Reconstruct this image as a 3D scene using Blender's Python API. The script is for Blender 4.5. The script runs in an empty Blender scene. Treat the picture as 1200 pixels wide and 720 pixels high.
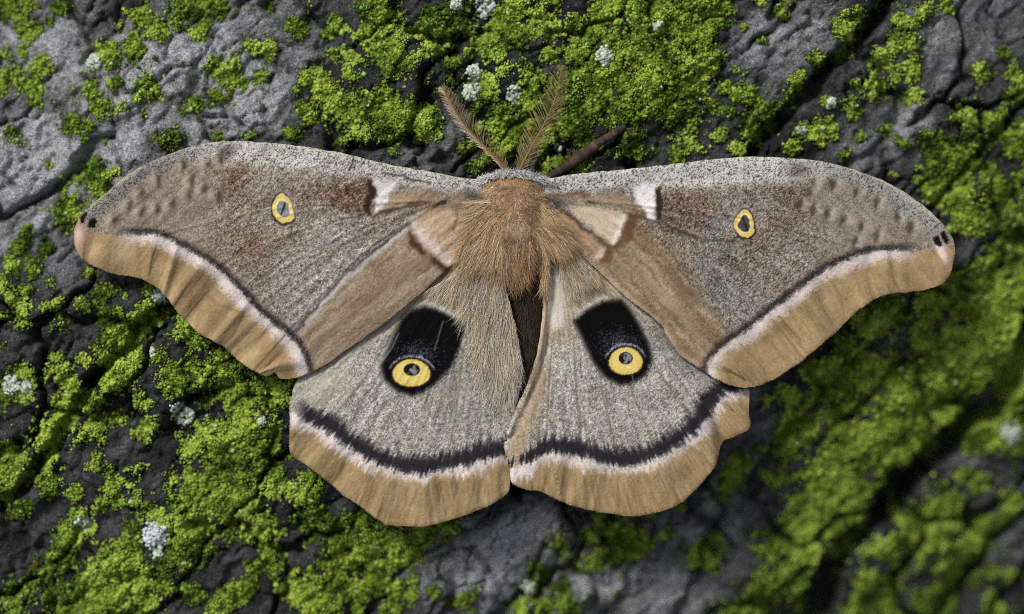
import bpy, math
import numpy as np

# ------------------------------------------------------------------ units
P = 0.000125            # metres per photograph pixel on the plane of the wings
DPX = 2880.0            # camera height above that plane, in the same pixels
R = math.radians

# ------------------------------------------------------------------ camera, sky, sun, exposure
scene = bpy.context.scene
cam_d = bpy.data.cameras.new('camera')
cam = bpy.data.objects.new('camera', cam_d)
scene.collection.objects.link(cam)
cam.location = (0, 0, DPX * P)
cam.rotation_euler = (0, 0, 0)
cam_d.sensor_width = 36.0
cam_d.lens = 36.0 * DPX / 1200.0
cam_d.clip_start = 0.01
cam_d.clip_end = 200.0
cam_d.dof.use_dof = True
cam_d.dof.focus_distance = (DPX + 4) * P
cam_d.dof.aperture_fstop = 4.4
scene.camera = cam

SUN_ELEV, SUN_AZ = R(46), R(128)          # azimuth counted from +X towards +Y: light from the upper left
world = bpy.data.worlds.new('World')
scene.world = world
world.use_nodes = True
wn = world.node_tree
sky = wn.nodes.new('ShaderNodeTexSky')
sky.sky_type = 'NISHITA'
sky.sun_disc = False
sky.sun_elevation = SUN_ELEV
sky.sun_rotation = R(90) - SUN_AZ
sky.air_density = 1.0
sky.dust_density = 4.0
sky.ozone_density = 1.0
hs = wn.nodes.new('ShaderNodeHueSaturation')          # thin cloud: a paler sky all round
hs.inputs['Saturation'].default_value = 0.30
wn.links.new(sky.outputs[0], hs.inputs['Color'])
wn.links.new(hs.outputs[0], wn.nodes['Background'].inputs[0])
wn.nodes['Background'].inputs[1].default_value = 0.10

sun_d = bpy.data.lights.new('sun', 'SUN')
sun_d.energy = 2.4
sun_d.angle = R(12)
sun_d.color = (1.0, 0.98, 0.95)
sun = bpy.data.objects.new('sun', sun_d)
scene.collection.objects.link(sun)
from mathutils import Vector
sd = Vector((math.cos(SUN_ELEV) * math.cos(SUN_AZ), math.cos(SUN_ELEV) * math.sin(SUN_AZ), math.sin(SUN_ELEV)))
sun.rotation_euler = sd.to_track_quat('Z', 'Y').to_euler()
sun.location = (-0.4, 0.5, 1.2)

scene.view_settings.view_transform = 'Standard'
scene.view_settings.look = 'None'
scene.view_settings.gamma = 1.0
scene.view_settings.exposure = 0.0
scene.view_settings.use_curve_mapping = False
scene.cycles.filter_width = 1.0
scene.cycles.use_denoising = False      # fine scales and crumbs keep their grain

# ------------------------------------------------------------------ numeric helpers
rng = np.random.default_rng(7)
TAB = rng.random((512, 512))
def vnoise(x, y, seed=0):
    x = np.asarray(x, float) + seed * 37.13; y = np.asarray(y, float) + seed * 91.7
    xi = np.floor(x).astype(int); yi = np.floor(y).astype(int)
    fx = x - xi; fy = y - yi
    fx = fx * fx * (3 - 2 * fx); fy = fy * fy * (3 - 2 * fy)
    a = TAB[xi & 511, yi & 511]; b = TAB[(xi + 1) & 511, yi & 511]
    c = TAB[xi & 511, (yi + 1) & 511]; d = TAB[(xi + 1) & 511, (yi + 1) & 511]
    return (a * (1 - fx) + b * fx) * (1 - fy) + (c * (1 - fx) + d * fx) * fy
def fbm(x, y, scale, octv=4, seed=0, gain=0.5):
    s = 0; a = 1; t = 0
    for o in range(octv):
        s = s + a * vnoise(x / scale * 2 ** o, y / scale * 2 ** o, seed + o * 3)
        t += a; a *= gain
    return s / t
def sstep(a, b, x):
    t = np.clip((x - a) / (b - a), 0, 1)
    return t * t * (3 - 2 * t)
def catmull(pts, closed=True, n=6):
    p = np.array(pts, float); m = len(p); out = []
    rng_ = range(m) if closed else range(m - 1)
    for i in rng_:
        if closed:
            a, b, c, d = p[(i - 1) % m], p[i], p[(i + 1) % m], p[(i + 2) % m]
        else:
            a, b, c, d = p[max(i - 1, 0)], p[i], p[i + 1], p[min(i + 2, m - 1)]
        for k in range(n):
            t = k / n
            out.append(0.5 * (2 * b + (c - a) * t + (2 * a - 5 * b + 4 * c - d) * t * t + (3 * b - a - 3 * c + d) * t ** 3))
    if not closed:
        out.append(p[-1])
    return np.array(out)
def poly_near(x, y, line, closed=False):
    """distance, signed side, arclength, nearest point"""
    L = np.array(line, float)
    if closed: L = np.vstack([L, L[:1]])
    best = np.full(x.shape, 1e18); side = np.zeros(x.shape); arc = np.zeros(x.shape)
    nx = np.zeros(x.shape); ny = np.zeros(x.shape); acc = 0.0
    for i in range(len(L) - 1):
        ax, ay = L[i]; dx, dy = L[i + 1] - L[i]; ll = math.hypot(dx, dy)
        if ll < 1e-9: continue
        t = np.clip(((x - ax) * dx + (y - ay) * dy) / (ll * ll), 0, 1)
        qx = ax + t * dx; qy = ay + t * dy
        d2 = (x - qx) ** 2 + (y - qy) ** 2
        m = d2 < best
        best = np.where(m, d2, best)
        side = np.where(m, np.sign(dx * (y - ay) - dy * (x - ax)), side)
        arc = np.where(m, acc + t * ll, arc)
        nx = np.where(m, qx, nx); ny = np.where(m, qy, ny)
        acc += ll
    return np.sqrt(best), side, arc, nx, ny
def inside(x, y, poly):
    poly = np.asarray(poly, float)
    r = np.zeros(x.shape, bool); n = len(poly); j = n - 1
    for i in range(n):
        xi, yi = poly[i]; xj, yj = poly[j]
        if yi != yj:
            c = ((yi > y) != (yj > y)) & (x < (xj - xi) * (y - yi) / (yj - yi) + xi)
            r ^= c
        j = i
    return r
def soft_poly(x, y, poly, s):
    """1 inside, 0 outside, s pixels of softness"""
    d, _, _, _, _ = poly_near(x, y, poly, True)
    sd_ = np.where(inside(x, y, poly), d, -d)
    return sstep(-s, s, sd_)
def blob(x, y, cx, cy, rx, ry, ang=0):
    c, s = math.cos(R(ang)), math.sin(R(ang))
    u = ((x - cx) * c + (y - cy) * s) / rx; v = (-(x - cx) * s + (y - cy) * c) / ry
    return np.exp(-(u * u + v * v))
def line_mask(x, y, pts, w):
    d, _, _, _, _ = poly_near(x, y, pts)
    return np.exp(-(d / w) ** 2)
def mixc(col, target, m):
    return col * (1 - m[:, None]) + np.array(target, float)[None, :] * m[:, None]
def lin(c):
    c = np.clip(np.asarray(c, float) / 255.0, 0, 1)
    return np.where(c <= 0.04045, c / 12.92, ((c + 0.055) / 1.055) ** 2.4)

# ------------------------------------------------------------------ mesh helpers
def mesh_obj(name, verts_px, faces, mat, parent=None, cols=None, smooth=True):
    """verts in photograph pixels (x right, y down, z up) -> metres"""
    v = np.asarray(verts_px, float)
    w = np.empty_like(v)
    w[:, 0] = (v[:, 0] - 600) * P; w[:, 1] = (360 - v[:, 1]) * P; w[:, 2] = v[:, 2] * P
    me = bpy.data.meshes.new(name)
    f = np.asarray(faces, np.int32)
    me.vertices.add(len(w)); me.vertices.foreach_set('co', w.ravel().astype(np.float32))
    k = f.shape[1]
    me.loops.add(f.size); me.loops.foreach_set('vertex_index', f[:, ::-1].ravel())
    me.polygons.add(len(f))
    me.polygons.foreach_set('loop_start', np.arange(0, f.size, k, dtype=np.int32))
    me.polygons.foreach_set('loop_total', np.full(len(f), k, np.int32))
    me.update(calc_edges=True)
    if smooth:
        me.polygons.foreach_set('use_smooth', np.ones(len(f), bool))
    if cols is not None:
        a = me.color_attributes.new('Col', 'FLOAT_COLOR', 'POINT')
        c4 = np.ones((len(w), 4), np.float32); c4[:, :3] = cols
        a.data.foreach_set('color', c4.ravel())
    me.materials.append(mat)
    o = bpy.data.objects.new(name, me)
    scene.collection.objects.link(o)
    if parent is not None:
        o.parent = parent
        o.matrix_parent_inverse = parent.matrix_basis.inverted()
    return o
def sub_mesh(name, verts, faces, mat, parent, cols):
    used = np.unique(faces); remap = np.zeros(len(verts), np.int64); remap[used] = np.arange(len(used))
    return mesh_obj(name, verts[used], remap[faces], mat, parent, cols[used] if cols is not None else None)
def empty(name, x, y, z):
    o = bpy.data.objects.new(name, None)
    o.location = ((x - 600) * P, (360 - y) * P, z * P)
    o.empty_display_size = 0.01
    scene.collection.objects.link(o)
    return o
def tag(o, label=None, cat=None, group=None, kind=None):
    if label: o['label'] = label
    if cat: o['category'] = cat
    if group: o['group'] = group
    if kind: o['kind'] = kind
    return o

# ------------------------------------------------------------------ materials
def attr_mat(name, rough=0.85, spec=0.2, bump=0.0, bscale=3000.0, bdist=0.0001, var=0.0, vscale=2000.0, sheen=0.0, sss=0.0):
    m = bpy.data.materials.new(name); m.use_nodes = True
    nt = m.node_tree; b = nt.nodes['Principled BSDF']
    b.inputs['Roughness'].default_value = rough
    b.inputs['Specular IOR Level'].default_value = spec
    b.inputs['Sheen Weight'].default_value = sheen
    a = nt.nodes.new('ShaderNodeAttribute'); a.attribute_name = 'Col'
    tc = nt.nodes.new('ShaderNodeTexCoord')
    src = a.outputs['Color']
    if var > 0:
        n = nt.nodes.new('ShaderNodeTexNoise'); n.inputs['Scale'].default_value = vscale
        n.inputs['Detail'].default_value = 4
        nt.links.new(tc.outputs['Object'], n.inputs['Vector'])
        mr = nt.nodes.new('ShaderNodeMapRange')
        mr.inputs['From Min'].default_value = 0.25; mr.inputs['From Max'].default_value = 0.75
        mr.inputs['To Min'].default_value = 1 - var; mr.inputs['To Max'].default_value = 1 + var
        nt.links.new(n.outputs['Fac'], mr.inputs['Value'])
        mx = nt.nodes.new('ShaderNodeVectorMath'); mx.operation = 'SCALE'
        nt.links.new(src, mx.inputs[0]); nt.links.new(mr.outputs['Result'], mx.inputs['Scale'])
        src = mx.outputs['Vector']
    nt.links.new(src, b.inputs['Base Color'])
    if bump > 0:
        n2 = nt.nodes.new('ShaderNodeTexNoise'); n2.inputs['Scale'].default_value = bscale
        n2.inputs['Detail'].default_value = 6; n2.inputs['Roughness'].default_value = 0.65
        nt.links.new(tc.outputs['Object'], n2.inputs['Vector'])
        bp = nt.nodes.new('ShaderNodeBump'); bp.inputs['Strength'].default_value = bump
        bp.inputs['Distance'].default_value = bdist
        nt.links.new(n2.outputs['Fac'], bp.inputs['Height'])
        nt.links.new(bp.outputs['Normal'], b.inputs['Normal'])
    return m
M_wing = attr_mat('wing_scales', 0.9, 0.12, 0.35, 4500, 0.00008, 0.10, 5200)
M_hair = attr_mat('moth_hair', 0.7, 0.25, 0)
M_body = attr_mat('moth_body', 0.85, 0.15, 0.5, 3000, 0.0002, 0.2, 2500)
M_bark = attr_mat('bark', 0.9, 0.15, 1.0, 1900, 0.0012, 0.75, 3200)
M_moss = attr_mat('moss_green', 0.9, 0.12, 0.5, 4000, 0.0002, 0.22, 3000)
M_lichen = attr_mat('lichen_crust', 0.9, 0.12, 0.5, 3500, 0.0002, 0.15, 3000)
M_twig = attr_mat('twig_bark', 0.75, 0.3, 0.8, 2200, 0.0003, 0.35, 2500)

# ------------------------------------------------------------------ moss map, in photograph pixels
MOSS = """10 10 14;25 20 14;35 30 12;35 5 10;20 57 6;55 22 7;65 5 12;5 90 14;2 60 6;47 77 12;40 100 12;43 118 8;20 107 5;15 155 9;117 60 9;133 65 10;103 100 13
113 122 14;132 98 9;80 148 11;100 150 10;140 33 6;157 60 8;167 18 10;182 33 12;163 43 5;217 12 18;247 7 10;230 37 12;170 105 11;160 120 8;147 130 8;167 135 6
253 77 11;267 85 14;257 113 11;283 93 6;277 70 9;297 50 10;315 58 9;303 88 8;223 122 9;350 35 10;397 23 10;385 42 6;313 6 6;393 60 7;367 90 12;383 110 16;360 133 11;348 108 6
343 157 9;293 155 6;200 163 10;213 165 6;187 162 6;253 160 5;110 213 16;130 200 8;72 218 7;62 192 6;120 167 4;80 237 6
425 13 8;457 17 20;443 40 16;460 73 20;475 30 12;510 33 18;483 77 16;510 50 14;547 30 7;450 117 22;483 133 20;417 140 22;457 150 16;407 80 12;500 147 14;403 60 6;420 157 10;450 57 14
533 13 14;587 23 14;580 47 20;603 43 16;627 33 15;607 5 12;647 3 10;560 50 10;583 63 10;530 73 8;567 97 14;590 82 7;523 100 8;577 107 8;555 60 7;560 118 10
647 67 9;677 30 16;683 57 20;717 20 26;717 50 26;750 17 25;783 17 25;750 60 28;783 67 20;700 90 24;727 90 20;750 100 20;680 133 22;700 117 20;733 127 20;683 177 18;710 133 16;657 187 10;740 173 12;763 123 12;790 127 14;770 177 6;793 183 8;660 100 14;655 150 14
617 90 12;627 103 14;597 133 16;587 150 16;610 147 14;590 180 14;560 197 9;570 187 8;620 127 12;547 173 8;640 200 8;603 167 12;640 120 12;635 165 10
820 17 22;817 43 18;850 10 12;890 2 8;850 27 8;833 77 12;810 100 14;807 127 14;830 123 10;810 150 14;857 110 10;877 110 9;820 170 16;850 130 7;843 160 8;800 70 12
920 10 9;893 50 4;875 38 4;867 80 3;1010 17 10;993 37 14;987 63 10;960 73 10;940 93 10;927 117 8;907 133 10;883 153 14;867 173 10;1033 2 9
1080 13 9;1057 27 12;1047 50 12;1067 53 9;1030 70 11;1027 97 14;1047 90 9;1067 83 9;1000 100 5;997 127 12;973 123 7;970 147 11;950 160 6;940 153 6;927 173 7;960 170 5;1070 117 8;1040 150 10;1010 163 7;1053 170 7;1080 162 8;990 187 6
1150 85 10;1177 62 7;1107 3 10;1193 90 10;1193 113 16;1133 143 16;1120 143 8;1167 143 18;1190 160 22;1100 173 16;1083 170 8;1107 193 18;1133 187 12;1160 203 14;1093 213 16;1127 210 14;1120 233 14;1173 227 20;1190 207 14;1050 207 6;1150 170 14
1133 257 14;1160 260 14;1190 273 16;1180 297 18;1170 323 20;1133 330 12;1190 330 20;1117 350 18;1150 350 24;1083 357 12;1050 350 10;1027 363 12;1047 373 12;1017 380 14;993 403 14;1007 423 18;980 427 12;1083 387 12;1100 407 20;1123 390 22;1153 383 18;1177 373 16
1080 420 20;1113 430 24;1147 420 20;1187 420 18;1033 440 16;1060 440 20;1087 453 20;1000 453 16;967 447 14;947 433 10;983 470 14;927 467 10;950 473 10;900 470 6;1050 467 20;1133 453 14;1190 447 14;1117 473 16
927 507 22;913 530 16;967 497 16;867 543 12;853 567 10;910 553 10;850 580 8;1050 497 35;1077 513 20;1027 513 24;1040 537 18;980 537 16;960 553 18;1000 560 20;983 577 22;1013 573 16;987 607 26;957 593 18;1010 603 14;933 587 10;933 620 16;913 647 20;940 640 14;930 670 22;950 663 10;900 687 18;883 707 18;933 697 12;860 710 16;820 653 16;843 637 8
1137 523 9;1150 507 14;1183 503 18;1120 483 12;1133 553 8;1150 567 8;1107 593 14;1093 613 24;1073 630 22;1050 647 16;1110 613 14;1027 690 14;1040 700 14;1013 710 12;1157 623 9;1177 613 7;1193 593 10;1133 647 11;1147 635 9;1117 673 12;1097 703 14;1143 680 7;1163 670 6;1167 710 9;1187 683 8
80 253 16;67 260 8;50 290 9;37 300 8;43 317 8;58 330 8;22 288 9;28 268 5;10 317 12;7 337 11;20 363 14;5 370 8;27 340 8;60 357 8;70 377 10;68 387 7;118 340 10;117 370 13;97 357 8;143 347 4;142 362 4;103 315 6
182 340 9;170 363 10;153 380 16;133 397 18;123 417 14;143 400 14;100 427 10;180 378 6;203 367 9;217 380 11;230 400 12;160 417 16;150 437 16;133 443 14;207 437 18;187 417 12;227 433 12;200 457 14;167 473 12;263 430 16;300 453 30;283 470 20;323 457 20;333 473 14;260 457 8;310 440 12
33 437 12;50 440 9;63 433 7;63 417 5;17 457 18;77 457 16;63 473 10;110 473 10;123 470 8;2 407 5
70 493 18;50 517 14;80 483 10;27 533 11;13 530 9;10 560 20;20 557 12;7 590 14;58 542 8;3 530 10;113 497 16;130 490 12;110 547 10;87 577 10;60 567 14;30 597 12;133 570 14;153 550 8;117 590 10;100 600 8;153 570 8;140 587 8;83 630 14;103 620 8
227 523 16;240 513 14;173 500 12;183 490 8;163 510 7;273 500 32;307 513 28;287 530 24;260 530 18;320 493 20;267 563 28;240 573 22;220 587 14;283 557 20;260 597 28;233 613 20;283 600 20;213 623 18;233 643 18;180 603 14;160 587 12;153 617 8;200 653 20
327 563 16;347 577 18;367 560 10;320 580 10;310 630 18;297 627 10;317 647 12;367 607 14;393 620 16;363 627 8;350 590 8;150 653 16;133 670 20;110 680 24;93 707 24;133 703 26;167 687 26;190 680 16;167 710 20;67 663 14;43 673 14;20 703 16;33 697 12;53 673 10
213 693 10;233 700 12;260 710 14;287 693 14;293 667 6;303 665 10;323 665 10;340 687 12;363 687 12;387 693 20;393 667 14;363 673 6;367 713 14
420 640 24;433 680 26;417 713 20;443 647 20;467 640 16;420 610 14;407 607 10;460 633 16;483 640 14;500 630 13;520 623 10;530 617 8;473 660 12;483 677 6;480 693 8;460 687 10;450 713 12;510 692 7;533 710 8;547 700 9;557 690 6
630 663 7;657 640 10;660 653 7;627 687 8;640 677 7;653 687 9;683 667 10;690 633 9;700 610 9;720 657 12;733 627 20;720 620 12;747 637 12;660 687 12;667 707 14;640 710 12;613 710 10;700 657 8;763 607 8;780 627 7;797 593 6"""
HOLES = """503 80 17;600 67 13;567 25 8;567 133 14;617 20 7;780 97 9;527 160 16;420 80 9;490 10 9;633 50 9;710 140 5;440 95 5;600 95 8;545 120 6;470 105 5;640 85 6
1047 387 9;1033 407 9;1147 293 14;1067 413 7;1020 470 7;1180 310 5;1130 380 6;1000 540 6;1020 555 7;960 500 7;940 545 8;450 655 6;475 670 8;425 675 5;440 700 5;410 640 4"""
def parse(s):
    return np.array([[float(t) for t in q.split()] for q in s.replace('\n', ';').split(';') if q.strip()])
MX0, MY0, MS = -260.0, -220.0, 2.0
MW, MH = 860, 590
gx, gy = np.meshgrid(MX0 + MS * np.arange(MW), MY0 + MS * np.arange(MH))
F = np.full(gx.shape, -1.0)
gxw = gx + (fbm(gx, gy, 26, 3, 301) - 0.5) * 17
gyw = gy + (fbm(gx, gy, 26, 3, 305) - 0.5) * 17
def stamp(field, x, y, r, sign=1):
    x0 = max(0, int((x - r * 2.2 - MX0) / MS)); x1 = min(MW, int((x + r * 2.2 - MX0) / MS) + 2)
    y0 = max(0, int((y - r * 2.2 - MY0) / MS)); y1 = min(MH, int((y + r * 2.2 - MY0) / MS) + 2)
    if x0 >= x1 or y0 >= y1: return
    d = np.hypot(gxw[y0:y1, x0:x1] - x, gyw[y0:y1, x0:x1] - y)
    v = 1 - d / r
    w = field[y0:y1, x0:x1]
    if sign > 0: w[:] = np.maximum(w, v)
    else: w[:] = np.minimum(w, d / r - 1)
for x, y, r in parse(MOSS): stamp(F, x, y, r * 1.12)
F = np.clip(F, -1, 0.8)
for x, y, r in parse(HOLES): stamp(F, x, y, r, -1)
# outside the frame the cover goes on as noise
out = np.maximum(np.maximum(-gx, gx - 1200), np.maximum(-gy, gy - 720))
nz = (fbm(gx, gy, 95, 4, 11) - 0.50) * 5.0
F = np.where(out > 0, np.maximum(F, nz * sstep(0, 25, out) - (1 - sstep(0, 25, out))), F)
# ragged lobes
F = F - 0.5 * sstep(0.60, 0.68, fbm(gx, gy, 26, 3, 309)) + 0.38 * sstep(850, 1050, gx) * sstep(230, 330, gy) + 0.14 * sstep(390, 430, gx) * sstep(880, 830, gx) * sstep(200, 150, gy)
F = F + 0.27 + (fbm(gx, gy, 24, 3, 21) - 0.5) * 1.25 + (fbm(gx, gy, 9, 2, 22) - 0.5) * 1.15 + (fbm(gx, gy, 4.5, 1, 26) - 0.5) * 0.7
def bil(field, x, y):
    u = np.clip((x - MX0) / MS, 0, MW - 1.001); v = np.clip((y - MY0) / MS, 0, MH - 1.001)
    xi = u.astype(int); yi = v.astype(int); fx = u - xi; fy = v - yi
    return (field[yi, xi] * (1 - fx) + field[yi, xi + 1] * fx) * (1 - fy) + (field[yi + 1, xi] * (1 - fx) + field[yi + 1, xi + 1] * fx) * fy
mound_field = np.sqrt(np.clip(F + 0.05, 0, 1)) * 2.6 * (0.35 + 1.3 * fbm(gx, gy, 13, 2, 31)) + np.clip(F, 0, 1) * 4 * (fbm(gx, gy, 34, 2, 33) - 0.3)
mound_field = np.maximum(mound_field, 0)

# ------------------------------------------------------------------ the trunk: its round, its furrows and its bark plates
AX = np.array([0.72, -0.694])            # trunk axis in picture axes (x right, y down)
PX = np.array([0.694, 0.72])             # across the trunk, towards the lower right
RAD = 2000.0                             # trunk radius in px (0.25 m)
CREST = -190.0
Z0 = -27.0
def macro(x, y):
    s = (x - 600) * PX[0] + (y - 360) * PX[1] - CREST
    a = (x - 600) * AX[0] + (y - 360) * AX[1]
    s = np.where(s < 0, s * 0.72, s)          # the upper flank is flatter
    s = np.clip(s, -RAD * 0.985, RAD * 0.985)
    z = np.sqrt(RAD ** 2 - s ** 2) - RAD
    z = z - 26 * sstep(380, 760, y) - 4 * sstep(260, -40, x)
    return Z0 + z
def to_photo(x, y, z):
    k = DPX / (DPX - z)
    return 600 + (x - 600) * k, 360 + (y - 360) * k

FURROWS = [  # polyline, half width, depth
    ([(1075, -60), (1042, 0), (1005, 45), (975, 75), (945, 112), (905, 150), (880, 190), (850, 230)], 11, 40),
    ([(1230, 380), (1185, 450), (1140, 495), (1085, 540), (1050, 580), (1010, 620), (985, 655), (955, 715), (920, 790)], 19, 62),
    ([(250, 330), (190, 370), (150, 405), (112, 440), (95, 470), (60, 525), (25, 570), (-20, 610), (-70, 680)], 10, 34),
    ([(60, -50), (82, 5), (103, 42), (110, 60)], 5, 16),
    ([(185, 70), (205, 100), (222, 122), (240, 150)], 2.4, 9),
    ([(240, 135), (262, 136), (275, 140), (300, 160)], 3, 12),
    ([(335, -20), (352, 6), (370, 22), (385, 40)], 3.2, 13),
    ([(130, 160), (138, 175), (147, 205)], 4, 12),
    ([(-20, 195), (0, 208), (18, 222)], 3.5, 12),
    ([(1240, 560), (1180, 620), (1120, 690), (1080, 740)], 7, 22),
    ([(1240, 620), (1190, 680), (1150, 730)], 7, 24),
    ([(800, 590), (835, 615), (860, 640)], 4, 12),
    ([(555, 640), (590, 700), (600, 760)], 3, 8),
    ([(640, 640), (615, 690), (600, 730)], 3.5, 10),
    ([(1200, 120), (1140, 190), (1090, 250), (1060, 320)], 6, 16),
    ([(1060, 365), (1010, 415), (960, 470), (900, 530), (880, 580)], 8, 18),
]
def axis_spacing(lo, hi, step, far_lo, far_hi):
    mid = list(np.arange(lo, hi + step, step))
    a = []; s = step; v = lo
    while v > far_lo:
        s = min(s * 1.09, 34); v -= s; a.append(v)
    b = []; s = step; v = mid[-1]
    while v < far_hi:
        s = min(s * 1.09, 34); v += s; b.append(v)
    return np.array(a[::-1] + mid + b)
xs = axis_spacing(-60, 1260, 2.6, -1300, 2500)
ys = axis_spacing(-60, 790, 2.6, -1200, 1900)
bx, by = np.meshgrid(xs, ys)
NX, NY = len(xs), len(ys)
bx = bx.ravel(); by = by.ravel()
zm = macro(bx, by)
ph_x, ph_y = to_photo(bx, by, zm)
# plates: stretched Voronoi cells along the grain
seeds = []
srng = np.random.default_rng(23)
for ia in range(-26, 27):
    for ip in range(-14, 15):
        a = (ia + 0.5 * (ip & 1)) * 165 + srng.uniform(-55, 55)
        p = ip * 104 + srng.uniform(-34, 34)
        q = np.array([600, 360]) + a * AX + p * PX
        if -1350 < q[0] < 2550 and -1250 < q[1] < 1950: seeds.append(q)
seeds = np.array(seeds)
wx = ph_x + (fbm(ph_x, ph_y, 60, 3, 41) - 0.5) * 70 + (fbm(ph_x, ph_y, 14, 2, 43) - 0.5) * 12
wy = ph_y + (fbm(ph_x, ph_y, 60, 3, 42) - 0.5) * 70 + (fbm(ph_x, ph_y, 14, 2, 44) - 0.5) * 12
d1 = np.full(bx.shape, 1e9); d2 = np.full(bx.shape, 1e9); cell = np.zeros(bx.shape, int)
for i, q in enumerate(seeds):
    a = ((wx - q[0]) * AX[0] + (wy - q[1]) * AX[1]) / 1.6
    p = (wx - q[0]) * PX[0] + (wy - q[1]) * PX[1]
    d = np.sqrt(a * a + p * p)
    m = d < d1
    d2 = np.where(m, d1, np.minimum(d2, d)); cell = np.where(m, i, cell); d1 = np.where(m, d, d1)
edge = (d2 - d1) * 0.5                      # about the distance to the joint between plates
prng = np.random.default_rng(5)
lift = prng.uniform(-6, 5, len(seeds)); tiltx = prng.uniform(-0.05, 0.05, len(seeds)); tilty = prng.uniform(-0.05, 0.05, len(seeds))
crackw = 2.0 + 3.5 * fbm(ph_x, ph_y, 120, 2, 51)
crackd = 9 + 19 * sstep(0.4, 0.65, fbm(ph_x, ph_y, 150, 2, 52))
h = np.zeros(bx.shape)
h += (lift[cell] + (ph_x - seeds[cell, 0]) * tiltx[cell] + (ph_y - seeds[cell, 1]) * tilty[cell]) * sstep(0, 14, edge)
h -= crackd * np.exp(-(edge / crackw) ** 2)
u = ph_x * AX[0] + ph_y * AX[1]; v = ph_x * PX[0] + ph_y * PX[1]
h += (fbm(u / 1.8, v, 46, 4, 61) - 0.5) * 8
h += (fbm(ph_x, ph_y, 11, 3, 62, 0.65) - 0.5) * 5.5 + rng.normal(0, 0.35, bx.shape)
h += -np.abs(fbm(u / 2.2, v, 26, 3, 63) - 0.5) * 12
terr = fbm(u / 1.6, v, 60, 4, 64, 0.6) * 7
h += (sstep(0.44, 0.56, terr - np.floor(terr)) + np.floor(terr)) * 5.5 - 18     # flaking layers: small steps
hair_crack = np.abs(fbm(u / 2.0, v, 58, 4, 65) - 0.5)
h -= 10 * np.exp(-(hair_crack / 0.011) ** 2) * sstep(0.42, 0.55, fbm(ph_x, ph_y, 110, 2, 68))
hair2 = np.abs(fbm(u / 1.2, v * 1.1, 36, 3, 69) - 0.5)
h -= 7 * np.exp(-(hair2 / 0.015) ** 2) * sstep(0.46, 0.58, fbm(ph_x, ph_y, 90, 2, 70))
fur = np.zeros(bx.shape)
for pts, hw, dep in FURROWS:
    lo = np.min(pts, 0) - 60; hi = np.max(pts, 0) + 60
    sel = np.where((ph_x > lo[0]) & (ph_x < hi[0]) & (ph_y > lo[1]) & (ph_y < hi[1]))[0]
    if not len(sel): continue
    xx, yy = ph_x[sel], ph_y[sel]
    wob = (fbm(xx, yy, 25, 3, 71) - 0.5) * hw * 1.5
    d, sd_, arc, _, _ = poly_near(xx, yy, catmull(pts, False, 5))
    tap = 0.6 + 0.8 * fbm(arc, arc * 0, 40, 2, 72)
    d = np.abs(d * sd_ + wob)
    g = 1 - sstep(hw * 0.45 * tap, hw * 1.15 * tap, d)
    fur[sel] = np.maximum(fur[sel], g * dep)
h -= fur
zb = zm + h
# keep the bark clear of the moth's wings
near = sstep(330, 250, np.abs(ph_x - 600) * 0.62) * sstep(300, 220, np.abs(ph_y - 390))
cap = -16.0
zb = np.where(near > 0, np.where(zb > cap, zb * (1 - near) + (cap + 0.15 * (zb - cap)) * near, zb), zb)

# bark colour: weathered grey faces, charcoal where the outer layer has flaked off
PALE = """60 60 90 .75;150 110 90 .85;230 60 70 .8;280 110 60 .95;60 200 90 .85;20 240 60 .9;140 180 60 .7;320 30 60 .65;300 20 50 .6;230 130 60 .85;910 60 55 .62;960 30 40 .5;1100 60 80 .48;1160 40 60 .45;1060 140 50 .6;1000 170 40 .5;1180 20 50 .45
560 650 90 .62;620 620 60 .62;700 690 90 .6;780 680 70 .58;800 620 50 .55;840 600 40 .5;500 700 50 .45;520 170 40 .3;490 190 40 .28;1040 390 40 .42;1145 295 22 .45;1070 320 40 .4;880 520 60 .4;830 640 50 .5;1160 560 60 .42;1180 630 40 .5;1040 680 50 .3;1185 490 40 .5;960 500 40 .45;1020 470 30 .4;870 470 40 .4;70 310 40 .30;430 8 30 .3
100 500 30 .2;280 640 40 .22;160 520 40 .22"""
pal = np.full(bx.shape, 0.11)
for x, y, r, t in parse(PALE):
    g = np.exp(-((ph_x - x) ** 2 + (ph_y - y) ** 2) / (r * r) * 0.9)
    pal = np.maximum(pal, t * g)
outb = np.maximum(np.maximum(-ph_x, ph_x - 1200), np.maximum(-ph_y, ph_y - 720))
pal = pal + sstep(0, 120, outb) * (fbm(ph_x, ph_y, 200, 3, 81) * 0.9 - pal)
pal = pal * (0.72 + 0.5 * fbm(u / 1.5, v, 40, 4, 82)) + (fbm(ph_x, ph_y, 6, 2, 83) - 0.5) * 0.10
pal *= 0.45 + 0.55 * sstep(0.36, 0.52, fbm(u / 1.7, v, 50, 4, 84) + 0.28 * sstep(0.35, 0.75, pal))
crust = sstep(-0.75, 0.1, bil(F, ph_x, ph_y) + (fbm(ph_x, ph_y, 16, 3, 86) - 0.5) * 1.6)     # dark crust that creeps out from the moss
pal *= 1 - 0.55 * crust
pal *= 1.4 + 0.3 * sstep(470, 560, ph_x) * sstep(900, 800, ph_x) * sstep(540, 600, ph_y) + 0.22 * sstep(420, 250, ph_x) * sstep(300, 200, ph_y)
pal *= 0.62 + 0.38 * sstep(0.40, 0.50, fbm(u / 2.2, v, 22, 4, 87))
pal = pal * (0.8 + 0.4 * fbm(ph_x, ph_y, 5, 2, 88))
pal = np.clip(pal, 0.02, 1)
speck = (rng.random(bx.shape) - 0.5) * 0.34 * pal
t = np.clip(pal + speck, 0.02, 1)[:, None]
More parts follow.
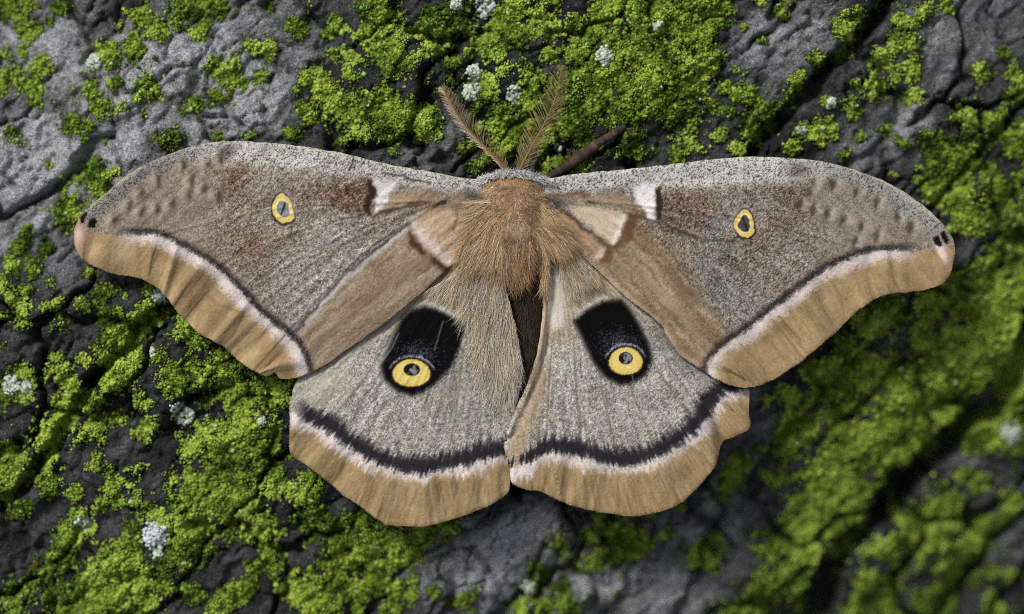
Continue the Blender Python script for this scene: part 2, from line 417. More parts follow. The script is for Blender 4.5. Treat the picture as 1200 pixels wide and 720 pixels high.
bark_col = lin(np.array([24, 23, 25.])) * (1 - t) + lin(np.array([190, 191, 195.])) * t
brownish = sstep(0.55, 0.75, fbm(ph_x, ph_y, 30, 3, 85))[:, None] * 0.3
bark_col = bark_col * (1 - brownish) + bark_col * np.array([1.12, 0.98, 0.86]) * brownish
stain = sstep(0.0, 0.5, bil(F, ph_x, ph_y))[:, None] * 0.35     # algae film where the moss grows
bark_col = bark_col * (1 - stain) + lin(np.array([52, 62, 34.])) * stain

trunk = empty('tree_trunk', 600, 360, Z0 - 2 * RAD)
tag(trunk, 'mossy tree trunk with grey furrowed bark that the moth rests on', 'tree trunk')
bv = np.stack([bx, by, zb], 1)
ii, jj = np.meshgrid(np.arange(NX - 1), np.arange(NY - 1))
q00 = (jj * NX + ii).ravel()
bf = np.stack([q00, q00 + 1, q00 + 1 + NX, q00 + NX], 1)
fcell = cell[q00]
s_all = (bx - 600) * PX[0] + (by - 360) * PX[1] - CREST
keep = np.abs(s_all[q00]) < RAD * 0.93
bf = bf[keep]; fcell = fcell[keep]
vis = (ph_x > -40) & (ph_x < 1240) & (ph_y > -40) & (ph_y < 760)
shown = set(np.unique(cell[vis]).tolist())
far = np.array([c not in shown for c in fcell])
for c in sorted(shown):
    sub_mesh('bark_plate', bv, bf[fcell == c], M_bark, trunk, bark_col)
rest = sub_mesh('outer_bark', bv, bf[far], M_bark, trunk, bark_col)
rest['kind'] = 'stuff'

# the wood under the bark: a full round log
nseg, nl = 72, 24
ang = np.linspace(0, 2 * np.pi, nseg, endpoint=False)
al = np.linspace(-2300, 2300, nl)
cx, cy = 600 + CREST * PX[0], 360 + CREST * PX[1]
core_v = []
for a in al:
    rr = (RAD - 110) * (1 + 0.012 * np.sin(ang * 5 + a * 0.002))
    for k in range(nseg):
        p = math.sin(ang[k]) * rr[k]
        core_v.append((cx + a * AX[0] + p * PX[0], cy + a * AX[1] + p * PX[1], Z0 - RAD + math.cos(ang[k]) * rr[k]))
core_f = []
for i in range(nl - 1):
    for k in range(nseg):
        k2 = (k + 1) % nseg
        core_f.append((i * nseg + k, i * nseg + k2, (i + 1) * nseg + k2, (i + 1) * nseg + k))
for i, rev in ((0, 1), (nl - 1, 0)):
    cidx = len(core_v); core_v.append((cx + al[i] * AX[0], cy + al[i] * AX[1], Z0 - RAD))
    for k in range(0, nseg, 2):
        core_f.append((cidx, i * nseg + k, i * nseg + k + 1, i * nseg + (k + 2) % nseg))
core_v = np.array(core_v)
cc = lin(np.array([58, 52, 48.]))[None, :] * (0.7 + 0.6 * rng.random((len(core_v), 1)))
mesh_obj('wood', core_v, core_f, M_bark, trunk, cc)

# the ground the log lies on
m = bpy.data.materials.new('leaf_litter'); m.use_nodes = True
nt = m.node_tree; b = nt.nodes['Principled BSDF']; b.inputs['Roughness'].default_value = 0.95
tc = nt.nodes.new('ShaderNodeTexCoord'); n = nt.nodes.new('ShaderNodeTexNoise'); n.inputs['Scale'].default_value = 14; n.inputs['Detail'].default_value = 8
cr = nt.nodes.new('ShaderNodeValToRGB')
cr.color_ramp.elements[0].position = 0.35; cr.color_ramp.elements[0].color = (0.02, 0.014, 0.008, 1)
cr.color_ramp.elements[1].position = 0.7; cr.color_ramp.elements[1].color = (0.10, 0.07, 0.04, 1)
nt.links.new(tc.outputs['Object'], n.inputs['Vector']); nt.links.new(n.outputs['Fac'], cr.inputs['Fac']); nt.links.new(cr.outputs['Color'], b.inputs['Base Color'])
gn = 60; gs = np.linspace(-1, 1, gn); gs = np.sign(gs) * np.abs(gs) ** 3 * 40 / P
ggx, ggy = np.meshgrid(gs, gs)
ggz = (Z0 - 2 * RAD + 130) + (fbm(ggx.ravel(), ggy.ravel(), 900, 3, 91) - 0.5) * 120
i2, j2 = np.meshgrid(np.arange(gn - 1), np.arange(gn - 1)); g0 = (j2 * gn + i2).ravel()
ground = mesh_obj('ground', np.stack([ggx.ravel() + 600, ggy.ravel() + 360, ggz], 1), np.stack([g0, g0 + 1, g0 + 1 + gn, g0 + gn], 1), m)
tag(ground, 'dark leaf litter ground under the tree trunk', 'ground', kind='structure')

# ------------------------------------------------------------------ granules: moss and lichen are crumbs piled on the bark
phi = (1 + 5 ** 0.5) / 2
ICO = np.array([(-1, phi, 0), (1, phi, 0), (-1, -phi, 0), (1, -phi, 0), (0, -1, phi), (0, 1, phi), (0, -1, -phi), (0, 1, -phi), (phi, 0, -1), (phi, 0, 1), (-phi, 0, -1), (-phi, 0, 1)]) / math.sqrt(1 + phi * phi)
ICF = np.array([(0, 11, 5), (0, 5, 1), (0, 1, 7), (0, 7, 10), (0, 10, 11), (1, 5, 9), (5, 11, 4), (11, 10, 2), (10, 7, 6), (7, 1, 8), (3, 9, 4), (3, 4, 2), (3, 2, 6), (3, 6, 8), (3, 8, 9), (4, 9, 5), (2, 4, 11), (6, 2, 10), (8, 6, 7), (9, 8, 1)])
OCT = np.array([(1, 0, 0), (-1, 0, 0), (0, 1, 0), (0, -1, 0), (0, 0, 1), (0, 0, -1)], float) * 1.15
OCF = np.array([(0, 2, 4), (2, 1, 4), (1, 3, 4), (3, 0, 4), (2, 0, 5), (1, 2, 5), (3, 1, 5), (0, 3, 5)])
def granules(centres, radii, cols, jitter=0.28, flat=0.85, rg=rng, small=False):
    n = len(centres)
    ICO, ICF = (OCT, OCF) if small else (globals()['ICO'], globals()['ICF'])
    nv = len(ICO)
    a = rg.uniform(0, 2 * np.pi, n); b_ = rg.uniform(0, 2 * np.pi, n)
    v = np.repeat(ICO[None], n, 0) * (1 + rg.uniform(-jitter, jitter, (n, nv, 1)))
    ca, sa = np.cos(a)[:, None], np.sin(a)[:, None]; cb, sb = np.cos(b_)[:, None], np.sin(b_)[:, None]
    x, y, z = v[..., 0], v[..., 1], v[..., 2]
    x, y = x * ca - y * sa, x * sa + y * ca
    x, z = x * cb - z * sb, x * sb + z * cb
    sx = rg.uniform(0.8, 1.3, (n, 1)); sy = rg.uniform(0.8, 1.3, (n, 1))
    V = np.stack([x * sx, y * sy, z * flat], -1) * radii[:, None, None] + centres[:, None, :]
    Fc = ICF[None] + (np.arange(n) * nv)[:, None, None]
    C = np.repeat(cols[:, None, :], nv, 1) * rg.uniform(0.9, 1.1, (n, nv, 1))
    return V.reshape(-1, 3), Fc.reshape(-1, 3), C.reshape(-1, 3)
def grid_sample(field, x, y):
    """bark height on the warped grid"""
    i = np.clip(np.searchsorted(xs, x) - 1, 0, NX - 2); j = np.clip(np.searchsorted(ys, y) - 1, 0, NY - 2)
    fx = (x - xs[i]) / (xs[i + 1] - xs[i]); fy = (y - ys[j]) / (ys[j + 1] - ys[j])
    f = field
    return (f[j * NX + i] * (1 - fx) + f[j * NX + i + 1] * fx) * (1 - fy) + (f[(j + 1) * NX + i] * (1 - fx) + f[(j + 1) * NX + i + 1] * fx) * fy
def place(pxx, pyy):
    """photograph position -> world px position on the bark"""
    x, y = pxx.copy(), pyy.copy()
    for _ in range(3):
        z = macro(x, y); k = (DPX - z) / DPX
        x = 600 + (pxx - 600) * k; y = 360 + (pyy - 360) * k
    return x, y, grid_sample(zb, x, y)
MG0, MG1, MG2 = np.array([54, 76, 24.]), np.array([118, 146, 48.]), np.array([166, 188, 80.])
def moss_colour(px_, py_, rg, n):
    base = fbm(px_, py_, 38, 3, 101); fine = fbm(px_, py_, 8, 2, 102)
    t = np.clip(0.50 + (base - 0.5) * 1.7 + (fine - 0.5) * 0.9 + rg.normal(0, 0.20, n), 0, 1)[:, None]
    c = np.where(t < 0.5, lin(MG0) * (1 - 2 * t) + lin(MG1) * 2 * t, lin(MG1) * (2 - 2 * t) + lin(MG2) * (2 * t - 1))
    yel = sstep(0.5, 0.75, fbm(px_, py_, 55, 2, 103))[:, None] * 0.5
    c = c * (1 - yel) + c * np.array([1.12, 1.0, 0.85]) * yel
    pale = (rg.random(n) < 0.015)[:, None]
    c = np.where((rg.random(n) < 0.012)[:, None], lin(np.array([96, 74, 48.])), c)
    return np.where(pale, lin(np.array([165, 190, 130.])), c)
mr_ = np.random.default_rng(77)
sp = 2.35
cxg, cyg = np.meshgrid(np.arange(-120, 1320, sp), np.arange(-100, 820, sp))
cand = []
for rep in range(2):
    cand.append(np.stack([cxg.ravel() + mr_.uniform(-sp * .6, sp * .6, cxg.size), cyg.ravel() + mr_.uniform(-sp * .6, sp * .6, cxg.size), np.full(cxg.size, rep)], 1))
cand = np.vstack(cand)
# crumbs wholly hidden under the wings are not needed
fm = bil(F, cand[:, 0], cand[:, 1])
ok = mr_.random(len(cand)) < 0.92 * sstep(-0.20, 0.28, fm)
ok &= ~((cand[:, 2] == 1) & (mr_.random(len(cand)) > 0.5))
stray = (~ok) & (fm > -0.7) & (mr_.random(len(cand)) < (0.02 + 0.10 * sstep(-0.55, -0.15, fm)) * sstep(0.45, 0.6, fbm(cand[:, 0], cand[:, 1], 30, 2, 29)))
cand = cand[ok | stray]; fm = fm[ok | stray]
und = inside(cand[:, 0], cand[:, 1], [(110, 260), (130, 225), (200, 195), (270, 180), (400, 195), (560, 222), (640, 222), (880, 200), (1000, 215), (1095, 280), (1095, 310), (1030, 330), (960, 385), (870, 440), (850, 490), (820, 545), (740, 590), (600, 560), (480, 600), (355, 530), (350, 440), (230, 370), (150, 310)])
cand = cand[~und | (mr_.random(len(cand)) < 0.12)]
fm = bil(F, cand[:, 0], cand[:, 1])
wx_, wy_, wz_ = place(cand[:, 0], cand[:, 1])
mh = bil(mound_field, cand[:, 0], cand[:, 1])
rad = np.clip(mr_.lognormal(math.log(1.24), 0.36, len(cand)), 0.6, 3.2) * (0.75 + 0.35 * sstep(0, 0.5, fm))
cen = np.stack([wx_, wy_, wz_ + mh * np.where(cand[:, 2] == 1, 1.0, 0.8) + mr_.uniform(-0.6, 1.3, len(cand)) * (0.5 + cand[:, 2])], 1)
mc = moss_colour(cand[:, 0], cand[:, 1], mr_, len(cand))
gv, gf, gc = granules(cen, rad, mc, 0.32, 0.85, mr_, True)
# cushions below the crumbs
cm = bil(F, ph_x, ph_y)
mv = np.stack([bx, by, zb + bil(mound_field, ph_x, ph_y) * 0.85], 1)
inreg = (cm > 0.30) & (ph_x > -112) & (ph_x < 1312) & (ph_y > -92) & (ph_y < 812)
allf = np.stack([q00, q00 + 1, q00 + 1 + NX, q00 + NX], 1)
mf = allf[inreg[allf].all(1)]
used = np.unique(mf); rem = np.zeros(len(mv), int); rem[used] = np.arange(len(used))
cv = mv[used]; cf = rem[mf]
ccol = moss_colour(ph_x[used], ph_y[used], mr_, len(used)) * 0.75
tri = np.vstack([cf[:, [0, 1, 2]], cf[:, [0, 2, 3]]])
moss = mesh_obj('moss', np.vstack([gv, cv]), np.vstack([gf, tri + len(gv)]), M_moss, None, np.vstack([gc, ccol]))
tag(moss, 'bright green crumbly moss spreading over the bark', 'moss', kind='stuff')
print('moss crumbs', len(cand), 'tris', len(gf) + len(tri))

# lichen: pale blue-green rosettes
lr = np.random.default_rng(15)
LICHEN = [
    (556, 84, 9, 'pale lichen tuft upright above a smaller tuft beside the feathery antenna'),
    (552, 108, 10, 'pale blue green lichen tuft just behind the antenna with folded barbs'),
    (601, 110, 9, 'round pale lichen tuft between the two feathery antennae'),
    (568, 7, 11, 'whitish lichen tuft at the bright moss above the antennae'),
    (535, 4, 8, 'small pale lichen tuft beside a whiter tuft above the antennae'),
    (708, 66, 10, 'pale lichen tuft in thick moss above the brown twig'),
    (182, 627, 15, 'large chalky white lichen crust, the biggest pale patch on the moss'),
    (186, 646, 7, 'small white lichen crumb below the large chalky crust'),
    (98, 613, 9, 'mint lichen tuft on a small moss island with bare dark bark round it'), (213, 486, 14, 'mint green lichen cushion in moss below the wing with the notched edge'),
    (186, 347, 9, 'pale lichen tuft close to the tan wing margin with the notched edge'), (178, 413, 6, 'small pale lichen crumb in the moss along the edge of a dark furrow'), (12, 452, 10, 'larger of two pale lichen tufts side by side on a moss clump'), (30, 455, 7, 'smaller of two pale lichen tufts side by side on a moss clump'), (109, 72, 10, 'greyish lichen tuft on pale grey bark plates'),
    (1185, 508, 11, 'whitish lichen patch on the far side of the widest furrow'), (308, 494, 5, 'tiny lichen crumb in thick moss beside the cut corner of a hindwing'), (940, 153, 6, 'tiny pale lichen tuft beside the narrow dark furrow'), (974, 121, 6, 'tiny pale lichen tuft on the ridge beside the narrow furrow'),
    (655, 172, 5, 'tiny pale lichen crumb between the antenna and the brown twig'), (770, 30, 5, 'tiny pale lichen crumb alone in the widest bright moss'), (620, 690, 9, 'pale green lichen patch on grey bark beyond the hindwing edge'),
]
for lx, ly, r, lab in LICHEN:
    n = int(r * r * 0.75) + 10
    rr = r * np.sqrt(lr.random(n)) * (0.75 + 0.5 * lr.random(n)); aa = lr.uniform(0, 2 * np.pi, n)
    x = lx + rr * np.cos(aa) * 0.9; y = ly + rr * np.sin(aa)
    wx2, wy2, wz2 = place(x, y)
    mm = bil(mound_field, x, y)
    cen = np.stack([wx2, wy2, wz2 + mm + 1.2 + 2.5 * (1 - rr / (r * 1.25)) + lr.uniform(-0.6, 0.8, n)], 1)
    tt = lr.random((n, 1))
    col = lin(np.array([150, 166, 142.])) * (1 - tt) + lin(np.array([204, 215, 203.])) * tt
    if r > 14: col = lin(np.array([178, 190, 188.])) * (1 - tt) + lin(np.array([214, 222, 222.])) * tt
    v_, f_, c_ = granules(cen, lr.uniform(1.3, 2.7, n), col, 0.3, 0.7, lr)
    o = mesh_obj('lichen_patch', v_, f_, M_lichen, None, c_)
    tag(o, lab or 'small pale lichen tuft half hidden in green moss', 'lichen', 'lichen tufts among the moss')

# ------------------------------------------------------------------ the moth
moth = empty('moth', 603, 262, -40)
tag(moth, 'tan and grey moth with four yellow eyespots and spread wings', 'moth')

def hairs(name, roots, dirs, lens, cols, parent, width=0.55, curl=0.25, droop=0.0, segs=4, seed=1, mat=None, taper=0.92):
    """tapered three-sided strands; roots (n,3) px, dirs (n,3)"""
    r_ = np.random.default_rng(seed); n = len(roots)
    d = dirs / np.linalg.norm(dirs, axis=1, keepdims=True)
    side = np.stack([-d[:, 1], d[:, 0], np.zeros(n)], 1) + 1e-6
    side /= np.linalg.norm(side, axis=1, keepdims=True)
    up = np.cross(d, side); up *= np.sign(up[:, 2:3] + 1e-9)
    bend = r_.normal(0, curl, n); bend2 = r_.normal(0, curl * 0.6, n)
    w = width * r_.uniform(0.7, 1.3, n)
    V = []
    for k in range(segs + 1):
        t = k / segs
        c = roots + d * (lens * t)[:, None] + side * (lens * (bend * t * t + bend2 * np.sin(t * 5) * 0.25))[:, None]
        c[:, 2] += -droop * lens * t * t
        ww = (w * (1 - t * taper))[:, None]
        for a in (0, 2.094, 4.189):
            V.append(c + (side * math.cos(a) + up * math.sin(a)) * ww)
    V = np.stack(V, 1)                        # n, (segs+1)*3, 3
    fs = []
    for k in range(segs):
        for a in range(3):
            a2 = (a + 1) % 3
            fs.append((k * 3 + a, k * 3 + a2, (k + 1) * 3 + a2, (k + 1) * 3 + a))
    fs = np.array(fs); m_ = (segs + 1) * 3
    Fh = (fs[None] + (np.arange(n) * m_)[:, None, None]).reshape(-1, 4)
    tt = np.repeat(np.arange(segs + 1) / segs, 3)
    C = cols[:, None, :] * (0.95 + 0.2 * tt)[None, :, None]  # root shading put into the strand colour: roots darker than tips
    return mesh_obj(name, V.reshape(-1, 3), Fh, mat or M_hair, parent, C.reshape(-1, 3))
def build_wing(name, outline, zfun, colfun, partfun, partnames, step=1.12, rim=1.2):
    O = catmull(outline, True, 5)
    O = O + np.stack([fbm(O[:, 0], O[:, 1], 7, 2, 401) - 0.5, fbm(O[:, 0], O[:, 1], 7, 2, 403) - 0.5], 1) * 2.2
    x0, y0 = O.min(0) - 3; x1, y1 = O.max(0) + 3
    gx_ = np.arange(x0, x1, step); gy_ = np.arange(y0, y1, step)
    X, Y = np.meshgrid(gx_, gy_); nxx, nyy = len(gx_), len(gy_)
    X = X.ravel(); Y = Y.ravel()
    ins = inside(X, Y, O)
    i_, j_ = np.meshgrid(np.arange(nxx - 1), np.arange(nyy - 1)); q = (j_ * nxx + i_).ravel()
    Fq = np.stack([q, q + 1, q + 1 + nxx, q + nxx], 1)
    Fq = Fq[ins[Fq].sum(1) >= 2]
    outv = np.unique(Fq[~ins[Fq]])
    _, _, _, qx, qy = poly_near(X[outv], Y[outv], O, True)
    X[outv] = qx; Y[outv] = qy
    used = np.unique(Fq); rm = np.zeros(len(X), int); rm[used] = np.arange(len(used))
    X = X[used]; Y = Y[used]; Fq = rm[Fq]
    d, _, _, _, _ = poly_near(X, Y, O, True)
    Z = zfun(X, Y, d) + np.random.default_rng(len(X)).normal(0, 0.16, len(X))
    C = lin(colfun(X, Y, d)) * 0.88
    fcx = X[Fq].mean(1); fcy = Y[Fq].mean(1)
    part = partfun(fcx, fcy)
    V = np.stack([X, Y, Z], 1)
    # rim: the cut edge of the wing
    e = np.vstack([Fq[:, [0, 1]], Fq[:, [1, 2]], Fq[:, [2, 3]], Fq[:, [3, 0]]]); ef = np.tile(np.arange(len(Fq)), 4)
    key = np.minimum(e[:, 0], e[:, 1]) * len(X) + np.maximum(e[:, 0], e[:, 1])
    _, idx, cnt = np.unique(key, return_index=True, return_counts=True)
    be = idx[cnt == 1]
    low = V.copy(); low[:, 2] -= rim
    n0 = len(V)
    V = np.vstack([V, low]); C = np.vstack([C, C * 0.8])
    rimf = np.stack([e[be, 1], e[be, 0], e[be, 0] + n0, e[be, 1] + n0], 1)
    Fall = np.vstack([Fq, rimf]); pall = np.concatenate([part, part[ef[be]]])
    root = sub_mesh(name, V, Fall[pall == 0], M_wing, moth, C)
    for k, pn in partnames.items():
        if (pall == k).any():
            sub_mesh(pn, V, Fall[pall == k], M_wing, root, C)
    # fringe of fine scales along the cut edge
    L_ = np.vstack([O, O[:1]]); seg = np.hypot(*np.diff(L_, axis=0).T); acc = np.concatenate([[0], np.cumsum(seg)])
    fr = np.random.default_rng(len(V)); tpos = np.arange(0, acc[-1], 0.75) + 0
    ex = np.interp(tpos, acc, L_[:, 0]); ey = np.interp(tpos, acc, L_[:, 1])
    tx = np.interp(tpos + 1.5, acc, L_[:, 0]) - np.interp(tpos - 1.5, acc, L_[:, 0]); ty = np.interp(tpos + 1.5, acc, L_[:, 1]) - np.interp(tpos - 1.5, acc, L_[:, 1])
    l_ = np.hypot(tx, ty) + 1e-9; nx_, ny_ = ty / l_, -tx / l_
    sg = np.where(inside(ex + nx_ * 2, ey + ny_ * 2, O), -1, 1); nx_ *= sg; ny_ *= sg
    okf = (np.abs(ex - 606) > 30) | (ey > 420)
    ex, ey, nx_, ny_ = ex[okf], ey[okf], nx_[okf], ny_[okf]; n_ = len(ex)
    ix, iy = ex - nx_ * 1.5, ey - ny_ * 1.5; dd = np.full(n_, 1.5)
    zc = zfun(ix, iy, dd) - 0.4; cc9 = lin(colfun(ix, iy, dd)) * 0.88 * fr.uniform(0.7, 1.15, (n_, 1))
    hairs('fringe', np.stack([ix, iy, zc], 1), np.stack([nx_ + fr.normal(0, .35, n_), ny_ + fr.normal(0, .35, n_), fr.normal(-0.05, .1, n_)], 1), 1.4 + fr.uniform(0.1, 1.3, n_) * np.where((nx_ * 0 + ny_) < -0.55, 0.35, 1.0), cc9, root, 0.5, 0.1, 0.0, 2, 17)
    return root

def speckle(x, y, seed):
    r_ = np.random.default_rng(seed)
    return np.clip(0.35 * (vnoise(x / 3.1, y / 3.1, seed) - 0.5) * 2 + 0.85 * (r_.random(x.shape) - 0.5) * 2, -1, 1)
def warp(x, y):
    return (x + (fbm(x, y, 13, 2, 201) - 0.5) * 7 + (fbm(x, y, 3.5, 2, 203) - 0.5) * 3.2, y + (fbm(x, y, 13, 2, 205) - 0.5) * 7 + (fbm(x, y, 3.5, 2, 207) - 0.5) * 3.2)
def streak(x, y, ang, L, W, seed, octv=3):
    c, s = math.cos(R(ang)), math.sin(R(ang))
    return fbm((x * c + y * s) / L, (-x * s + y * c) / W, 1.0, octv, seed) - 0.5

# ---- forewings
LF_OUT = [(604, 214), (585, 209), (563, 210), (530, 207), (500, 201), (470, 196), (430, 187), (400, 180), (360, 173), (330, 169), (300, 166.5), (267, 166), (228, 171), (196, 182), (167, 195), (146, 208), (120, 229), (106, 241), (93, 255), (85.5, 271), (88, 290), (97, 305), (112, 313.5), (133, 321), (154, 324.5), (170, 329), (185, 338), (200, 355), (213, 372), (233, 390), (260, 405), (277, 422), (297, 435), (312, 440.5), (322, 437), (328, 443), (343, 443.5), (360, 438), (383, 427), (402, 413), (430, 394), (460, 371), (490, 347), (515, 324), (538, 303), (556, 282), (575, 262), (600, 250)]
LF_BAND = [(60, 268), (100, 269), (133, 275), (167, 275), (187, 277), (213, 290), (240, 305), (267, 327), (287, 348), (310, 372), (333, 390), (347, 403), (356, 420), (364, 450)]
RF_OUT = [(600, 214), (615, 210), (640, 210), (680, 204), (733, 199), (770, 195), (800, 191.5), (840, 186.5), (883, 184), (933, 186.5), (967, 190.5), (1000, 199), (1033, 211.5), (1060, 225), (1080, 239), (1100, 257), (1112, 270), (1119, 284), (1120, 298), (1115, 318), (1108, 330), (1098, 336), (1083, 340), (1062, 343), (1043, 344), (1020, 355), (1000, 370), (983, 387), (967, 400), (947, 417), (927, 432), (903, 447), (880, 454), (857, 452), (837, 443), (820, 432), (800, 419), (788, 404), (777, 385), (760, 368), (740, 353), (720, 336), (700, 317), (667, 290), (640, 272), (612, 250)]
RF_BAND = [(826, 452), (830, 428), (843, 410), (873, 390), (900, 368), (920, 353), (943, 335), (967, 318), (987, 308), (1013, 298), (1040, 294), (1067, 294), (1095, 292), (1140, 290)]

LF_BAND = catmull(LF_BAND, False, 4); RF_BAND = catmull(RF_BAND, False, 4)
def fold_relief(dist, arc, total, seed, amp, n):
    r_ = np.random.default_rng(seed); z = 0
    for k in range(n):
        c = total * (k + r_.uniform(0.15, 0.85)) / n; w = r_.uniform(4.5, 12); a = amp * r_.uniform(0.35, 1) * r_.choice([-1, 1])
        sk = r_.uniform(-0.25, 0.25)
        z = z + a * np.exp(-((arc - c + sk * dist) / w) ** 2)
    return z * sstep(-14, 22, dist)
APEX_L = [(210, 197), (238, 192), (180, 212), (253, 188), (158, 228), (235, 222), (215, 230), (197, 240), (178, 247), (160, 250), (144, 243), (128, 258), (250, 232), (220, 214)]
APEX_R = [(962, 215), (985, 216), (1012, 225), (1036, 240), (1060, 255), (945, 240), (962, 247), (978, 252), (997, 260), (1018, 268), (1035, 277), (1076, 268), (955, 225), (1010, 285)]
def fz(x, y, d, band, left, apex):
    bd, sd_, arc, _, _ = poly_near(x, y, band)
    sgn = bd * sd_
    tot = float(np.sum(np.hypot(*np.diff(np.array(band), axis=0).T)))
    r_ = np.abs(x - 600)
    z = 3 - 7 * sstep(150, 520, r_) + 2.5 * np.sin(np.clip((r_ - 60) / 440, 0, 1) * np.pi)
    z = z + 3.2 * np.exp(-(poly_near(x, y, [(604, 212), (563, 208), (500, 199), (400, 179), (300, 166), (228, 170), (167, 193), (106, 240)] if left else [(600, 212), (640, 209), (733, 198), (800, 191), (883, 184), (967, 190), (1033, 211), (1100, 257)])[0] / 15) ** 2)
    z = z + fold_relief(sgn, arc, tot, 3 if left else 8, 7.5, 17)
    for k, (ax, ay) in enumerate(apex):
        z = z + 1.7 * blob(x, y, ax, ay, 6.5, 8) - 1.2 * blob(x, y, ax + (7 if left else -7), ay + 1, 3.5, 7)
    # veins stand up as fine ribs
    bs = (520, 235) if left else (690, 235)
    ends = [(130, 290), (175, 300), (212, 330), (255, 365), (285, 370), (333, 392)] if left else [(1075, 315), (1040, 320), (1000, 340), (960, 365), (915, 395), (865, 425)]
    for ex, ey in ends:
        mx_, my_ = (bs[0] + ex) / 2, (bs[1] + ey) / 2 - 18
        z = z + 1.9 * line_mask(x, y, catmull([bs, (mx_, my_), (ex, ey)], False, 6), 1.9) * 0.6 * sstep(4, -6, sgn)
    z = z + 2.2 * streak(x, y, 140 if left else 45, 60, 7, 12) * sstep(20, -20, sgn) + 1.2 * (fbm(x, y, 40, 3, 14) - 0.5) * 4
    inn = [(575, 262), (538, 303), (490, 347), (430, 394), (383, 427), (343, 443)] if left else [(640, 272), (700, 317), (760, 368), (788, 404), (820, 432), (857, 452)]
    z = z - 4.5 * np.exp(-(poly_near(x, y, inn)[0] / 22) ** 2)
    # tiny curl down at the edge
    return z - 0.7 * np.exp(-(d / 2.0) ** 2)
def fore_common(x, y, d, band, left):
    bd, sd_, arc, _, _ = poly_near(x, y, band)
    sgn = bd * sd_                 # > 0 outside the band: tan margin
    sgn = sgn + (fbm(x, y, 5, 2, 17) - 0.5) * 4
    return sgn, arc
def fore_finish(x, y, c, sgn, arc, left, apexpts, sp, fade):
    # tan margin
    tan = np.array([160, 136, 100.])
    m_ = sstep(-1, 3, sgn)
    var = (fbm(x, y, 30, 3, 19) - 0.5)[:, None] * 60 + (streak(x, y, 125 if left else 55, 18, 3, 20))[:, None] * 30
    tcol = tan[None] + var * np.array([1, .95, .8]) + sp[:, None] * 12
    c = c * (1 - m_[:, None]) + tcol * m_[:, None]
    pinkw = 7 + 9 * fbm(arc, arc * 0, 22, 2, 23)
    pk = sstep(-2, 1.5, sgn) * (1 - sstep(pinkw * 0.75, pinkw * 1.25, sgn + sp * 5.5)) * fade
    c = mixc(c, (220, 209, 207), np.clip(pk * (0.88 + 0.3 * sp), 0, 1))
    dk = np.exp(-((sgn + 4.2 + 2.6 * sp) / 3.3) ** 2) * fade
    c = mixc(c, (42, 38, 42), np.clip(dk * (0.95 + 0.4 * sp), 0, 1))
    return c
def eye_small(x, y, c, cx, cy, rx, ry, lean, left):
    u = (x - cx) - lean * (y - cy); v = (y - cy)
    ang = np.arctan2(v / ry, u / rx)
    rr = np.hypot(u / rx, v / ry) * (1 + 0.07 * np.cos(2 * ang + 1.0) - 0.05 * np.sin(3 * ang))
    c = mixc(c, (38, 30, 24), sstep(1.30, 1.12, rr) * 0.9)
    hl = sstep(1.42, 1.25, rr) * sstep(1.05, 1.2, rr) * sstep(0.1, 0.6, (u / rx * (1 if left else -1) - v / ry) * 0.7)
    c = mixc(c, (165, 168, 178), hl * 0.6)
    c = mixc(c, (226, 198, 118), sstep(1.10, 1.0, rr))
    c = mixc(c, (244, 224, 150), sstep(0.80, 0.72, rr) * 0.9)
    c = mixc(c, (136, 140, 142) if left else (70, 74, 70), sstep(0.66, 0.56, rr))
    c = mixc(c, (40, 36, 34), sstep(0.5, 0.3, np.abs(u + 0.35 * v * (1 if left else -1)) / 4.0) * sstep(0.6, 0.5, rr) * 0.9)
    return c, rr
